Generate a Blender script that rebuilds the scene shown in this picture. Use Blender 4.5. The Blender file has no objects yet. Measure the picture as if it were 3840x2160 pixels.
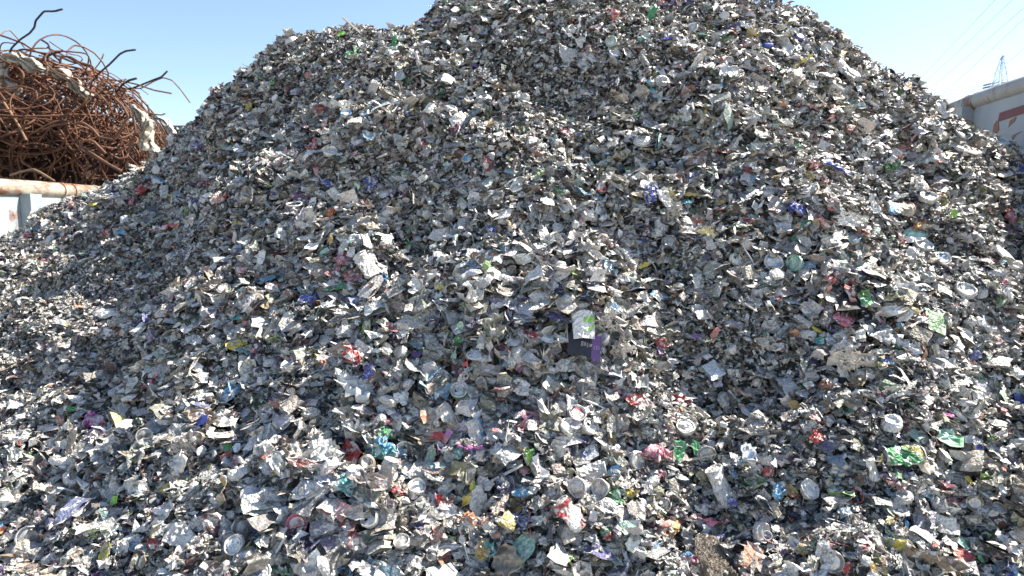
import bpy, math, random
import numpy as np

# ------------------------------------------------------------------ camera, sky, sun, exposure
S = bpy.context.scene
COL = S.collection
CAMZ = 1.7
PITCH = math.radians(-6.0)
FPX = 2560.0                       # focal length in pixels of the 3840 px wide photograph
cd = bpy.data.cameras.new('camera'); cam = bpy.data.objects.new('camera', cd); COL.objects.link(cam)
cd.sensor_width = 36.0; cd.lens = 24.0; cd.clip_start = 0.05; cd.clip_end = 3000
cam.location = (0, 0, CAMZ); cam.rotation_euler = (math.radians(90) + PITCH, 0, 0)
cd.dof.use_dof = True; cd.dof.focus_distance = 2.1; cd.dof.aperture_fstop = 7.0
S.camera = cam

SUN_EL = math.radians(50); SUN_AZ = math.radians(66)      # azimuth from +Y towards +X
W = bpy.data.worlds.new('World'); S.world = W; W.use_nodes = True
wn = W.node_tree.nodes; sky = wn.new('ShaderNodeTexSky'); sky.sky_type = 'NISHITA'; sky.sun_disc = False
sky.sun_elevation = SUN_EL; sky.sun_rotation = SUN_AZ; sky.air_density = 1.0; sky.dust_density = 0.5; sky.ozone_density = 1.3
W.node_tree.links.new(sky.outputs[0], wn['Background'].inputs[0]); wn['Background'].inputs[1].default_value = 0.088
sd = bpy.data.lights.new('sun', 'SUN'); sd.energy = 4.9; sd.angle = math.radians(0.5); sd.color = (1.0, 0.935, 0.83)
sun = bpy.data.objects.new('sun', sd); COL.objects.link(sun)
sun.rotation_euler = (math.radians(90) - SUN_EL, 0, math.pi - SUN_AZ)
S.view_settings.view_transform = 'Standard'; S.view_settings.look = 'None'
S.view_settings.exposure = 1.36; S.view_settings.gamma = 1.0

# ------------------------------------------------------------------ helpers
def ray(px, py):
    dx = (np.asarray(px, float) - 1920) / FPX; dy = (1080 - np.asarray(py, float)) / FPX
    cp, sp = math.cos(PITCH), math.sin(PITCH)
    return dx, cp - dy * sp, sp + dy * cp
def at(px, py, Y):                 # world point seen at a photo pixel, Y metres ahead
    a, b, c = ray(px, py); k = Y / b
    return (float(a * k), float(Y), float(CAMZ + c * k))
CR = np.array([1.0, 0, 0]); CU = np.array([0, -math.sin(PITCH), math.cos(PITCH)]); CB = -np.array([0, math.cos(PITCH), math.sin(PITCH)])

def tag(o, label=None, cat=None, group=None, kind=None):
    if label: o['label'] = label
    if cat: o['category'] = cat
    if group: o['group'] = group
    if kind: o['kind'] = kind
    return o
def link(name, me, mat=None, parent=None):
    o = bpy.data.objects.new(name, me); COL.objects.link(o)
    if mat is not None and len(me.materials) == 0: me.materials.append(mat)
    if parent is not None: o.parent = parent
    return o
def empty(name, loc=(0, 0, 0)):
    o = bpy.data.objects.new(name, None); COL.objects.link(o); o.location = loc; o.empty_display_size = 0.05
    return o

def mesh_arrays(name, V, quads, tris, col=None, rest=None, smooth=False):
    me = bpy.data.meshes.new(name)
    nq, nt = len(quads), len(tris)
    me.vertices.add(len(V)); me.vertices.foreach_set('co', np.ascontiguousarray(V, dtype=np.float32).ravel())
    loops = np.concatenate([np.asarray(quads, dtype=np.int32).ravel(), np.asarray(tris, dtype=np.int32).ravel()])
    me.loops.add(len(loops)); me.loops.foreach_set('vertex_index', loops)
    me.polygons.add(nq + nt)
    st = np.concatenate([np.arange(nq) * 4, nq * 4 + np.arange(nt) * 3]).astype(np.int32)
    me.polygons.foreach_set('loop_start', st)
    me.polygons.foreach_set('use_smooth', np.full(nq + nt, smooth))
    if col is not None:
        a = me.attributes.new('Col', 'FLOAT_COLOR', 'POINT'); a.data.foreach_set('color', np.ascontiguousarray(col, dtype=np.float32).ravel())
    if rest is not None:
        a = me.attributes.new('rest', 'FLOAT_VECTOR', 'POINT'); a.data.foreach_set('vector', np.ascontiguousarray(rest, dtype=np.float32).ravel())
    me.update(calc_edges=True); me.validate()
    return me

# smooth value noise on numpy arrays
_T = np.random.RandomState(7).rand(256, 256)
def vnoise(x, y):
    xi = np.floor(x).astype(int); yi = np.floor(y).astype(int); fx = x - xi; fy = y - yi
    fx = fx * fx * (3 - 2 * fx); fy = fy * fy * (3 - 2 * fy)
    a = _T[xi & 255, yi & 255]; b = _T[(xi + 1) & 255, yi & 255]; c = _T[xi & 255, (yi + 1) & 255]; d = _T[(xi + 1) & 255, (yi + 1) & 255]
    return (a * (1 - fx) + b * fx) * (1 - fy) + (c * (1 - fx) + d * fx) * fy - 0.5
def sstep(a, b, x):
    t = np.clip((x - a) / (b - a), 0, 1); return t * t * (3 - 2 * t)

# ------------------------------------------------------------------ materials
def newmat(name):
    m = bpy.data.materials.new(name); m.use_nodes = True
    nt = m.node_tree; return m, nt.nodes, nt.links, nt.nodes['Principled BSDF']
def noise(n, l, vec, scale, detail=3, rough=0.5):
    t = n.new('ShaderNodeTexNoise'); t.inputs['Scale'].default_value = scale; t.inputs['Detail'].default_value = detail
    t.inputs['Roughness'].default_value = rough
    if vec is not None: l.new(vec, t.inputs['Vector'])
    return t
def ramp(n, l, fac, stops):
    r = n.new('ShaderNodeValToRGB'); l.new(fac, r.inputs[0]); e = r.color_ramp.elements
    while len(e) < len(stops): e.new(0.5)
    for k, (p, c) in enumerate(stops):
        e[k].position = p; e[k].color = c if len(c) == 4 else (*c, 1)
    return r
def mix(n, l, fac, a, b, mode='MIX'):
    m = n.new('ShaderNodeMix'); m.data_type = 'RGBA'; m.blend_type = mode
    for sock, v in ((0, fac), (6, a), (7, b)):
        if isinstance(v, (int, float)): m.inputs[sock].default_value = v
        elif isinstance(v, tuple): m.inputs[sock].default_value = (*v, 1) if len(v) == 3 else v
        else: l.new(v, m.inputs[sock])
    return m.outputs[2]

def scrap_material(name='shredded_scrap', clean=False):
    m, n, l, p = newmat(name)
    c = n.new('ShaderNodeAttribute'); c.attribute_name = 'Col'
    r = n.new('ShaderNodeAttribute'); r.attribute_name = 'rest'; v = r.outputs['Vector']
    n1 = noise(n, l, v, 55, 2, 0.5)                 # printed lacquer worn off to bare sheet
    worn = ramp(n, l, n1.outputs[0], [(0.56, (0, 0, 0)), (0.60, (1, 1, 1))]).outputs[0]
    n2 = noise(n, l, v, 170, 4, 0.65)               # grime
    grime = ramp(n, l, n2.outputs[0], [(0.32, (0.42, 0.37, 0.31)), (0.52, (1, 0.985, 0.955))]).outputs[0]
    base = mix(n, l, worn, c.outputs['Color'], (0.62, 0.605, 0.575))
    base = mix(n, l, 0.8 if clean else 0.78, base, grime, 'MULTIPLY')
    l.new(base, p.inputs['Base Color'])
    met = n.new('ShaderNodeMath'); met.operation = 'MULTIPLY'; l.new(c.outputs['Alpha'], met.inputs[0])
    gm = ramp(n, l, n2.outputs[0], [(0.3, (0.25,) * 3), (0.62, (0.9,) * 3)]).outputs[0]; l.new(gm, met.inputs[1])
    l.new(met.outputs[0], p.inputs['Metallic'])
    rr = ramp(n, l, n2.outputs[0], [(0.3, (0.8,) * 3), (0.65, (0.42,) * 3)]).outputs[0]; l.new(rr, p.inputs['Roughness'])
    vo = n.new('ShaderNodeTexVoronoi'); vo.inputs['Scale'].default_value = 130; l.new(v, vo.inputs['Vector'])
    n3 = noise(n, l, v, 260, 3, 0.6)
    ad = n.new('ShaderNodeMath'); ad.operation = 'ADD'; l.new(vo.outputs['Distance'], ad.inputs[0]); l.new(n3.outputs[0], ad.inputs[1])
    b = n.new('ShaderNodeBump'); b.inputs['Strength'].default_value = 0.25 if clean else 0.9; b.inputs['Distance'].default_value = 0.0015 if clean else 0.0035
    l.new(ad.outputs[0], b.inputs['Height']); l.new(b.outputs[0], p.inputs['Normal'])
    return m
M_SCRAP = scrap_material(); M_END = scrap_material('pressed_can_end', True)

# ------------------------------------------------------------------ the heap's surface
D = 1.4907
SIL = [(-900,640),(-500,640),(-300,640),(0,605),(60,580),(130,535),(210,510),(240,490),(310,462),(350,430),(395,400),(440,360),(470,315),(520,290),(545,225),(600,208),(612,178),(650,165),(690,125),(740,100),(820,90),(860,66),(900,64),(960,85),(1010,75),(1060,60),(1085,40),(1110,5),(1160,-22),(1300,-40),(1500,-50),(1700,-30),(1800,-5),(1840,5),(1910,18),(1960,30),(2020,32),(2035,60),(2090,85),(2120,110),(2160,145),(2200,170),(2260,200),(2290,225),(2350,262),(2400,290),(2440,320),(2500,342),(2540,365),(2576,395),(2700,440),(3000,560),(3600,640)]
_sx = np.array([a * D for a, b in SIL]); _sy = np.array([b * D for a, b in SIL], float) + 14
_a, _b, _c = ray(_sx, _sy); _q = _a / _b; _K = _c / _b
QQ = np.linspace(-1.2, 1.2, 1201)
KRAW = np.interp(QQ, _q, _K)
def gsm(a, s):
    k = np.exp(-0.5 * (np.arange(-4 * s, 4 * s + 1) / s) ** 2); k /= k.sum()
    return np.convolve(np.pad(a, 4 * s, 'edge'), k, 'valid')
KSM = gsm(KRAW, 45)
YR = gsm(np.interp(QQ, [-1.2, -0.75, -0.6, -0.45, -0.1, 0.3, 0.55, 0.7, 0.8, 1.2], [4.0, 4.05, 4.05, 3.7, 3.35, 3.25, 3.4, 3.85, 3.85, 3.8]), 30)
ZB = np.interp(QQ, [-1.2, -0.75, -0.3, 0.3, 0.75, 1.2], [-1.12, -1.0, -0.84, -0.83, -0.92, -1.0])
YB = 1.5
def base_h(x, y):
    yy = np.maximum(y, YB); q = np.clip(x / yy, -1.2, 1.2)
    kr = np.interp(q, QQ, KRAW); ks = np.interp(q, QQ, KSM); yr = np.interp(q, QQ, YR); zb = np.interp(q, QQ, ZB)
    s = (yy - YB) / (yr - YB)
    k = ks + (kr - ks) * sstep(0.8, 1.0, s)
    zr = k * yr
    f = zb + (zr - zb) * np.clip(s, 0, 1)
    over = np.maximum(yy - yr, 0)
    f = f - 0.6 * over ** 2 / (over + 0.15)
    f = f - 0.9 * np.maximum(YB - y, 0)
    return f, s
def _hit(px, py):
    a, b, c = (float(t) for t in ray(px, py)); t = np.arange(0.8, 5.0, 0.004)
    h, s = base_h(a * t / b, t); z = c * t / b
    i = np.argmax((h >= z)); return a * t[i] / b, t[i]
LUMPS = []     # photo position (2576 px wide view), radius m, height m
for lx, ly, r, h in [(2080,740,0.22,0.10),(1830,960,0.30,-0.08),(1440,320,0.2,-0.05),(1600,620,0.18,-0.07),(350,720,0.35,-0.05),(1500,690,0.14,0.04),
                     (1560,860,0.18,0.06),(1250,1000,0.28,0.05),(1330,520,0.2,0.05),(1800,280,0.2,0.05),(2250,1000,0.2,0.07),(2350,420,0.2,0.05),
                     (560,840,0.2,0.04),(620,560,0.2,0.05),(900,380,0.22,0.06),(1640,520,0.12,0.05),(1700,1080,0.2,-0.05),(2200,880,0.15,-0.06),(2080,1290,0.2,0.04),
                     (860,690,0.2,0.04),(1050,600,0.15,-0.04),(400,1100,0.2,0.04),(2400,650,0.18,0.04),(900,1120,0.15,-0.03),(1600,1180,0.2,0.04),(2150,530,0.2,-0.04)]:
    x0, y0 = _hit(lx * D, ly * D); LUMPS.append((x0, y0, r, h))
def heap_h(x, y, fine=True):
    f, s = base_h(x, y)
    fade = 1 - 0.75 * sstep(0.8, 1.0, s)
    d = np.zeros_like(f)
    for x0, y0, r, h in LUMPS: d += 1.7 * h * np.exp(-((x - x0) ** 2 + (y - y0) ** 2) / (r * r))
    d += 0.15 * vnoise(x * 1.9 + 9, y * 2.9 + 3) + 0.17 * vnoise(x * 3.5 + 31 + 0.8 * y, y * 7.2 + 17) + 0.11 * vnoise(x * 8 + 5, y * 14 + 40)
    if fine: d += 0.05 * vnoise(x * 19 + 2, y * 29 + 11) + 0.025 * vnoise(x * 47, y * 57)
    return CAMZ + f + d * fade
def heap_hit(px, py):
    a, b, c = (float(t) for t in ray(px, py)); t = np.arange(0.8, 5.0, 0.003)
    h = heap_h(a * t / b, t); z = CAMZ + c * t / b
    m = h >= z
    if not m.any(): return None
    i = int(np.argmax(m)); return np.array([a * t[i] / b, t[i], z[i]])
def heap_n(x, y, e=0.04):
    gx = (heap_h(x + e, y, False) - heap_h(x - e, y, False)) / (2 * e); gy = (heap_h(x, y + e, False) - heap_h(x, y - e, False)) / (2 * e)
    n = np.stack([-gx, -gy, np.ones_like(gx)], -1); return n / np.linalg.norm(n, axis=-1, keepdims=True)

# ------------------------------------------------------------------ shapes of the pieces (unit size, thin sheet)
def crease(P, rs, amp, k=4, fr=3.0):
    z = np.zeros(len(P))
    for i in range(k):
        a = rs.rand() * 6.283; f = fr * (0.6 + 0.8 * rs.rand()) * (1 + i * 0.5)
        z += amp / (1 + 0.6 * i) * (np.abs(((P[:, 0] * math.cos(a) + P[:, 1] * math.sin(a)) * f + rs.rand()) % 1 * 2 - 1) - 0.5)
    return z
def bend(P, c, ang):               # roll a sheet round an axis in its plane
    if abs(c) < 1e-3: return P
    ca, sa = math.cos(ang), math.sin(ang)
    u = P[:, 0] * ca + P[:, 1] * sa; v = -P[:, 0] * sa + P[:, 1] * ca; z = P[:, 2]
    R = 1 / c; th = u * c
    u2 = (R - z) * np.sin(th); z2 = R - (R - z) * np.cos(th)
    return np.stack([u2 * ca - v * sa, u2 * sa + v * ca, z2], -1)
def flake(rs, n=9, rings=2, elong=0.6, cr=0.12, cu=1.5, rag=0.28):
    V = [(0, 0, 0)]; ang = np.sort((np.arange(n) + rs.uniform(-0.35, 0.35, n)) / n * 2 * math.pi)
    rad = 0.5 * (1 + rs.uniform(-rag, rag, n)) * (1 + 0.25 * np.sin(2 * ang + rs.rand() * 6))
    for k in range(1, rings + 1):
        f = k / rings
        V += [(math.cos(a) * r * f, math.sin(a) * r * f * elong, 0) for a, r in zip(ang, rad)]
    P = np.array(V, float); P[:, 2] = crease(P, rs, cr) + rs.uniform(-0.25, 0.25, len(P)) * cr
    P = bend(P, cu * rs.uniform(-1, 1), rs.rand() * 3.14)
    T = [(0, 1 + i, 1 + (i + 1) % n) for i in range(n)]; Q = []
    for k in range(rings - 1):
        o = 1 + k * n
        Q += [(o + i, o + n + i, o + n + (i + 1) % n, o + (i + 1) % n) for i in range(n)]
    return P, Q, T
def grid(nu, nv, closed=False):
    Q = []
    for i in range(nu - 1 if not closed else nu):
        for j in range(nv - 1): Q.append((i * nv + j, ((i + 1) % nu) * nv + j, ((i + 1) % nu) * nv + j + 1, i * nv + j + 1))
    return Q
def curl(rs, nu=8, nv=4, turns=None):      # a rolled or S-folded strip of sheet
    t = np.linspace(-1, 1, nu); a = np.cumsum(np.full(nu, (turns if turns else rs.uniform(0.8, 5.0)) / nu) * (1 if rs.rand() < 0.6 else np.sign(np.sin(t * 3 + rs.rand() * 3)))) + rs.normal(0, 0.25, nu)
    x = np.cumsum(np.cos(a)) / nu; z = np.cumsum(np.sin(a)) / nu; x -= x.mean(); z -= z.mean()
    w = rs.uniform(0.5, 1.0); P = []
    for i in range(nu):
        for j in range(nv):
            f = j / (nv - 1) - 0.5; P.append((x[i], f * w * (1 + 0.25 * rs.uniform(-1, 1)), z[i] + 0.05 * rs.normal()))
    return np.array(P), grid(nu, nv), []
def folded(rs, n=12, L=4):                  # squashed tube of sheet, open ends
    P = []
    sq = rs.uniform(0.12, 0.35); ph = rs.rand() * 6
    for i in range(n):
        a = i / n * 2 * math.pi; r = 0.5 * (1 + 0.2 * math.sin(3 * a + ph))
        for j in range(L):
            f = j / (L - 1) - 0.5
            P.append((math.cos(a) * r * (1 + 0.12 * rs.normal()), f * 0.9 + 0.05 * rs.normal(), math.sin(a) * r * sq * (1 + 0.5 * rs.normal() * 0.6)))
    P = np.array(P); P = bend(P, rs.uniform(-1.2, 1.2), 1.57 + rs.normal() * 0.3)
    return P, grid(n, L, True), []
def lathe(prof, n=16, warp=0.0, rs=None, arc=None):
    V = [(0, 0, prof[0][1])]; Q = []; T = []
    for k, (r, z) in enumerate(prof[1:]):
        for i in range(n):
            a = i / n * 2 * math.pi; V.append((r * math.cos(a), r * math.sin(a), z))
    T = [(0, 1 + i, 1 + (i + 1) % n) for i in range(n)]
    for k in range(len(prof) - 2):
        o = 1 + k * n
        Q += [(o + i, o + n + i, o + n + (i + 1) % n, o + (i + 1) % n) for i in range(n)]
    P = np.array(V, float)
    if warp and rs is not None:
        P = bend(P, warp * rs.uniform(-1, 1), rs.rand() * 3.14); P[:, 2] += crease(P, rs, 0.02 + 0.03 * warp, 2, 1.5)
        P[:, 1] *= 1 - 0.25 * warp * rs.rand()
    return P, Q, T
END = [(0, 0), (0.34, 0.0), (0.385, -0.05), (0.42, -0.05), (0.44, 0.03), (0.47, 0.05), (0.5, 0.03), (0.5, -0.02)]
BOT = [(0, 0.02), (0.14, 0.012), (0.26, 0.03), (0.33, 0.10), (0.37, 0.10), (0.41, 0.04), (0.48, -0.03), (0.5, -0.14), (0.49, -0.3)]
def ribbon(rs, n=7, w=0.09, L=1.0, tw=1.5, cv=1.5, thick=False):
    t = np.linspace(0, 1, n); a = np.cumsum(rs.normal(0, cv / n, n)) + rs.uniform(-cv, cv) * t
    b = np.cumsum(rs.normal(0, 0.8 * cv / n, n))
    d = np.stack([np.cos(a) * np.cos(b), np.sin(a) * np.cos(b), np.sin(b)], -1); c = np.cumsum(d, 0) * L / n; c -= c.mean(0)
    P = []
    for i in range(n):
        u = np.cross(d[i], [0, 0, 1]); u /= np.linalg.norm(u) + 1e-6; v = np.cross(d[i], u); th = tw * t[i] + rs.normal(0, 0.2)
        ww = w * (0.6 + 0.4 * rs.rand())
        o = (u * math.cos(th) + v * math.sin(th)) * ww / 2; P += [c[i] - o, c[i] + o]
    return np.array(P), grid(n, 2), []
def _ico(sub):
    import bmesh
    bm = bmesh.new(); bmesh.ops.create_icosphere(bm, subdivisions=sub, radius=0.5)
    P = np.array([v.co[:] for v in bm.verts]); T = [tuple(v.index for v in f.verts) for f in bm.faces]; bm.free()
    return P, T
def wad(rs, sub=2, fl=0.5, amp=0.22):
    P, T = _ico(sub); d = P / 0.5; r = np.ones(len(P))
    for i in range(5):
        k = rs.normal(0, 1, 3) * (2 + i); r += amp / (1 + 0.35 * i) * (np.abs(np.sin(d @ k + rs.rand() * 6)) - 0.6)
    P = P * (r * (1 + rs.normal(0, 0.05, len(P))))[:, None]; P[:, 2] *= fl; P[:, 1] *= rs.uniform(0.6, 1)
    return P, [], T

PAL = {'silver': (0.66, 0.65, 0.635), 'pale': (0.79, 0.775, 0.75), 'grey': (0.34, 0.335, 0.325), 'dark': (0.10, 0.10, 0.105), 'black': (0.02, 0.02, 0.022),
       'beige': (0.55, 0.47, 0.36), 'taupe': (0.34, 0.30, 0.25), 'red': (0.55, 0.03, 0.04), 'maroon': (0.17, 0.015, 0.025), 'pink': (0.72, 0.20, 0.32), 'magenta': (0.6, 0.05, 0.42),
       'blue': (0.03, 0.08, 0.50), 'navy': (0.02, 0.03, 0.14), 'sky': (0.10, 0.40, 0.70), 'teal': (0.02, 0.35, 0.37), 'green': (0.02, 0.32, 0.10), 'lime': (0.30, 0.65, 0.06),
       'mint': (0.45, 0.75, 0.62), 'yellow': (0.75, 0.60, 0.06), 'olive': (0.30, 0.29, 0.05), 'orange': (0.78, 0.24, 0.05), 'brown': (0.25, 0.11, 0.05), 'gold': (0.62, 0.42, 0.12), 'purple': (0.22, 0.08, 0.36), 'white': (0.82, 0.81, 0.78),
       'lilac': (0.55, 0.45, 0.65), 'rust': (0.38, 0.10, 0.03), 'salmon': (0.75, 0.28, 0.22)}
for _k in list(PAL):                 # everything lies under the same grey dust
    if _k not in ('silver', 'pale', 'white', 'grey', 'dark', 'black'): PAL[_k] = tuple(0.76 * a + 0.24 * b for a, b in zip(PAL[_k], (0.36, 0.33, 0.29)))
# ------------------------------------------------------------------ ground
def build_ground():
    m, n, l, p = newmat('yard_concrete'); tc = n.new('ShaderNodeTexCoord')
    a = noise(n, l, tc.outputs['Object'], 0.8, 8, 0.65); l.new(ramp(n, l, a.outputs[0], [(0.3, (0.22, 0.20, 0.18)), (0.7, (0.38, 0.36, 0.33))]).outputs[0], p.inputs['Base Color'])
    p.inputs['Roughness'].default_value = 0.9
    N = 24; g = np.concatenate([-np.geomspace(2500, 6, N), [0], np.geomspace(6, 2500, N)]); X, Y = np.meshgrid(g, g, indexing='ij')
    V = np.stack([X.ravel(), Y.ravel(), np.zeros(X.size)], -1)
    o = link('ground', mesh_arrays('ground', V, grid(len(g), len(g)), []), m); o['kind'] = 'structure'
build_ground()

# ------------------------------------------------------------------ tubes and boxes
def tube_arrays(C, r, seg=8, taper=None):
    C = np.asarray(C, float); n = len(C); r = np.broadcast_to(r, (n,))
    d = np.gradient(C, axis=0); d /= np.linalg.norm(d, axis=1, keepdims=True) + 1e-9
    u = np.cross(d[0], [0.13, 0.21, 0.97]); u /= np.linalg.norm(u); V = []
    for i in range(n):
        u = u - (u @ d[i]) * d[i]; u /= np.linalg.norm(u); w = np.cross(d[i], u)
        for k in range(seg):
            a = 6.2832 * k / seg; V.append(C[i] + (u * math.cos(a) + w * math.sin(a)) * r[i])
    Q = [(i * seg + k, i * seg + (k + 1) % seg, (i + 1) * seg + (k + 1) % seg, (i + 1) * seg + k) for i in range(n - 1) for k in range(seg)]
    V += [C[0], C[-1]]; T = [(k + 0, n * seg, (k + 1) % seg) for k in range(seg)] + [((n - 1) * seg + k, (n - 1) * seg + (k + 1) % seg, n * seg + 1) for k in range(seg)]
    return np.array(V), Q, T
def join(parts):
    Vs, Q, T, o = [], [], [], 0
    for V, q, t in parts:
        Vs.append(V)
        if len(q): Q.append(np.asarray(q) + o)
        if len(t): T.append(np.asarray(t) + o)
        o += len(V)
    return np.concatenate(Vs), (np.concatenate(Q) if Q else []), (np.concatenate(T) if T else [])
def slab(A, B, up0, up1, out, th):        # upright plate from A to B (xy), between heights, thickness th along out
    A = np.array(A, float); B = np.array(B, float); o = np.array(out, float) * th
    P = [(*A, up0), (*B, up0), (*B, up1), (*A, up1), (*(A + o), up0), (*(B + o), up0), (*(B + o), up1), (*(A + o), up1)]
    return np.array(P), [(0, 1, 2, 3), (5, 4, 7, 6), (1, 5, 6, 2), (4, 0, 3, 7), (3, 2, 6, 7), (4, 5, 1, 0)], []
def smooth_mesh(me, ang=40):
    me.polygons.foreach_set('use_smooth', np.ones(len(me.polygons), bool))

def paint_material(name, paint, rust_lo, rust_hi, sc, stretch=(1, 1, 0.35)):
    m, n, l, p = newmat(name); tc = n.new('ShaderNodeTexCoord'); mp = n.new('ShaderNodeMapping'); l.new(tc.outputs['Object'], mp.inputs[0]); mp.inputs['Scale'].default_value = stretch
    a = noise(n, l, mp.outputs[0], sc, 9, 0.68); rust = ramp(n, l, a.outputs[0], [(rust_lo, (0, 0, 0)), (rust_hi, (1, 1, 1))]).outputs[0]
    b = noise(n, l, mp.outputs[0], sc * 5, 6, 0.7); rc = ramp(n, l, b.outputs[0], [(0.3, (0.09, 0.035, 0.02)), (0.7, (0.30, 0.13, 0.06))]).outputs[0]
    c = noise(n, l, tc.outputs['Object'], 3.0, 7, 0.6); pc = mix(n, l, ramp(n, l, c.outputs[0], [(0.35, (0, 0, 0)), (0.7, (1, 1, 1))]).outputs[0], paint, tuple(v * 0.74 for v in paint))
    l.new(mix(n, l, rust, pc, rc), p.inputs['Base Color']); p.inputs['Roughness'].default_value = 0.55
    bm = n.new('ShaderNodeBump'); bm.inputs['Strength'].default_value = 0.35; bm.inputs['Distance'].default_value = 0.01; l.new(b.outputs[0], bm.inputs['Height']); l.new(bm.outputs[0], p.inputs['Normal'])
    return m
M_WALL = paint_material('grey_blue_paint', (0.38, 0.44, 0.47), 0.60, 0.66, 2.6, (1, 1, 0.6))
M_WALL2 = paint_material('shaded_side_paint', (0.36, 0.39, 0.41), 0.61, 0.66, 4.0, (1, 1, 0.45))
M_RAIL = paint_material('rusted_rail_paint', (0.50, 0.43, 0.33), 0.43, 0.58, 12.0, (1, 0.5, 1))
M_RAIL2 = paint_material('streaked_rail_paint', (0.36, 0.36, 0.33), 0.52, 0.60, 5.0, (0.6, 1.6, 0.6))
M_STRIPE = paint_material('red_stripe_paint', (0.16, 0.022, 0.026), 0.72, 0.75, 5.0)
M_RUSTP = paint_material('rust_patch', (0.30, 0.12, 0.05), 0.4, 0.6, 8.0)

def container(name, label, P0, P1, side, posts, rail_r, wallm, railm, depth=2.4, joints=()):
    # P0, P1: rail centre points of the wall that faces the heap (near, far); side: -1 the box lies to the left, +1 to the right
    P0 = np.array(P0); P1 = np.array(P1); z = (P0[2] + P1[2]) / 2; d = (P1 - P0)[:2]; d /= np.linalg.norm(d)
    nrm = np.array([-d[1], d[0]]) * (1 if side < 0 else -1)           # away from the heap, into the box
    A = P0[:2] - d * 2.2; B = P1[:2] + d * 4.5; t = 0.05; top = z - rail_r * 0.75
    root = empty(name, (*((A + B) / 2 + nrm * depth / 2), 0)); tag(root, label, 'container'); off = -np.array(root.location)
    A2 = A + nrm * depth; B2 = B + nrm * depth
    def add(nm, arr, m, sm=False):
        V, Q, T = arr; o = link(nm, mesh_arrays(nm, V + off, Q, T, smooth=sm), m, root); return o
    add('wall_panel', slab(A, B, 0.12, top, nrm, t), wallm)
    add('wall_panel', slab(A2 - nrm * t, B2 - nrm * t, 0.12, top, nrm, t), wallm)
    add('wall_panel', slab(A + nrm * t, A2 - nrm * t, 0.12, top, d, t), wallm); add('wall_panel', slab(B + nrm * t - d * t, B2 - nrm * t - d * t, 0.12, top, d, t), wallm)
    fl = np.array([(*A, .06), (*B, .06), (*B2, .06), (*A2, .06), (*A, .119), (*B, .119), (*B2, .119), (*A2, .119)]); add('floor_plate', (fl, [(3, 2, 1, 0), (4, 5, 6, 7), (0, 1, 5, 4), (1, 2, 6, 5), (2, 3, 7, 6), (3, 0, 4, 7)], []), wallm)
    c4 = [A + nrm * t / 2, B + nrm * t / 2, B2 - nrm * t / 2, A2 - nrm * t / 2]
    for i in range(4):
        a, b = c4[i], c4[(i + 1) % 4]; k = 60 if i == 0 else 8; C = np.stack([np.interp(np.linspace(0, 1, k), [0, 1], [a[j], b[j]]) for j in (0, 1)] + [np.full(k, z)], -1)
        rr = np.full(k, rail_r)
        if i == 0: C[:, 2] += 0.004 * np.sin(np.linspace(0, 23, k)); C[:, 0] += 0.003 * np.sin(np.linspace(0, 31, k))
        o = add('top_rail', tube_arrays(C, rr, 20), railm, True)
        if i == 0:
            for y in joints:                                       # raised weld collars round the rail
                s = (y - a[1]) / (b[1] - a[1]); c = a + (b - a) * s; Cc = np.array([[*(c - d * 0.008), z], [*(c + d * 0.008), z]])
                V, Q, T = tube_arrays(Cc, rail_r + 0.006, 20); j = link('weld_collar', mesh_arrays('weld_collar', V + off, Q, T), railm, o)
    for y in posts:
        s = (y - A[1]) / (B[1] - A[1]); c = A + (B - A) * s; w = 0.055
        add('post', slab(c - d * w - nrm * 0.07, c + d * w - nrm * 0.07, 0.1, top + 0.01, nrm, 0.068), wallm)
    return root, off, A, d, nrm
def on_wall(px, py, A, d, nrm, gap):   # photo pixel -> the wall's outer face
    r = np.array([float(t) for t in ray(px, py)]); o = np.array([0, 0, CAMZ]); n3 = np.array([nrm[0], nrm[1], 0]); A3 = np.array([A[0], A[1], 0])
    t = ((A3 - o) @ n3) / (r @ n3); return o + r * t - n3 * gap

lc = container('open_container', 'pale blue grey open steel container with thick rusty top rail, holding the rusty wire', at(0, 703, 4.3), at(375, 725, 5.35), -1, [2.2, 3.36, 4.52, 5.68, 6.84, 8.0], 0.056, M_WALL, M_RAIL, joints=(4.9, 5.02, 5.3, 5.42))
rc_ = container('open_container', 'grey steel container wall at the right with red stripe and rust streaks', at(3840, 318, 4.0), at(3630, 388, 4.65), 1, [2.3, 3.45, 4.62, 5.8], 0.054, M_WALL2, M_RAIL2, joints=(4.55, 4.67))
def decal(nm, pts, m, gap, rc):
    root, off, A, d, nrm = rc; P = np.array([on_wall(x, y, A, d, nrm, gap) for x, y in pts]); n3 = np.array([nrm[0], nrm[1], 0]) * gap * 0.9
    k = len(P); V = np.concatenate([P, P + n3]) + off; me = bpy.data.meshes.new(nm)
    me.from_pydata([tuple(v) for v in V], [], [tuple(range(k)), tuple(range(2 * k - 1, k - 1, -1))] + [(i, i + k, (i + 1) % k + k, (i + 1) % k) for i in range(k)]); me.update()
    return link(nm, me, m, root)
decal('red_stripe', [(3751, 423), (3910, 371), (3902, 405), (3743, 457)], M_STRIPE, 0.004, rc_)
for pts in ([(3739, 452), (3746, 458), (3747, 490), (3738, 500), (3724, 497), (3727, 470)], [(3788, 452), (3812, 438), (3806, 456), (3790, 468), (3783, 478)], [(3800, 506), (3833, 492), (3812, 506), (3798, 524), (3794, 514)]):
    decal('rust_patch', pts, M_RUSTP, 0.003, rc_)
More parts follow.
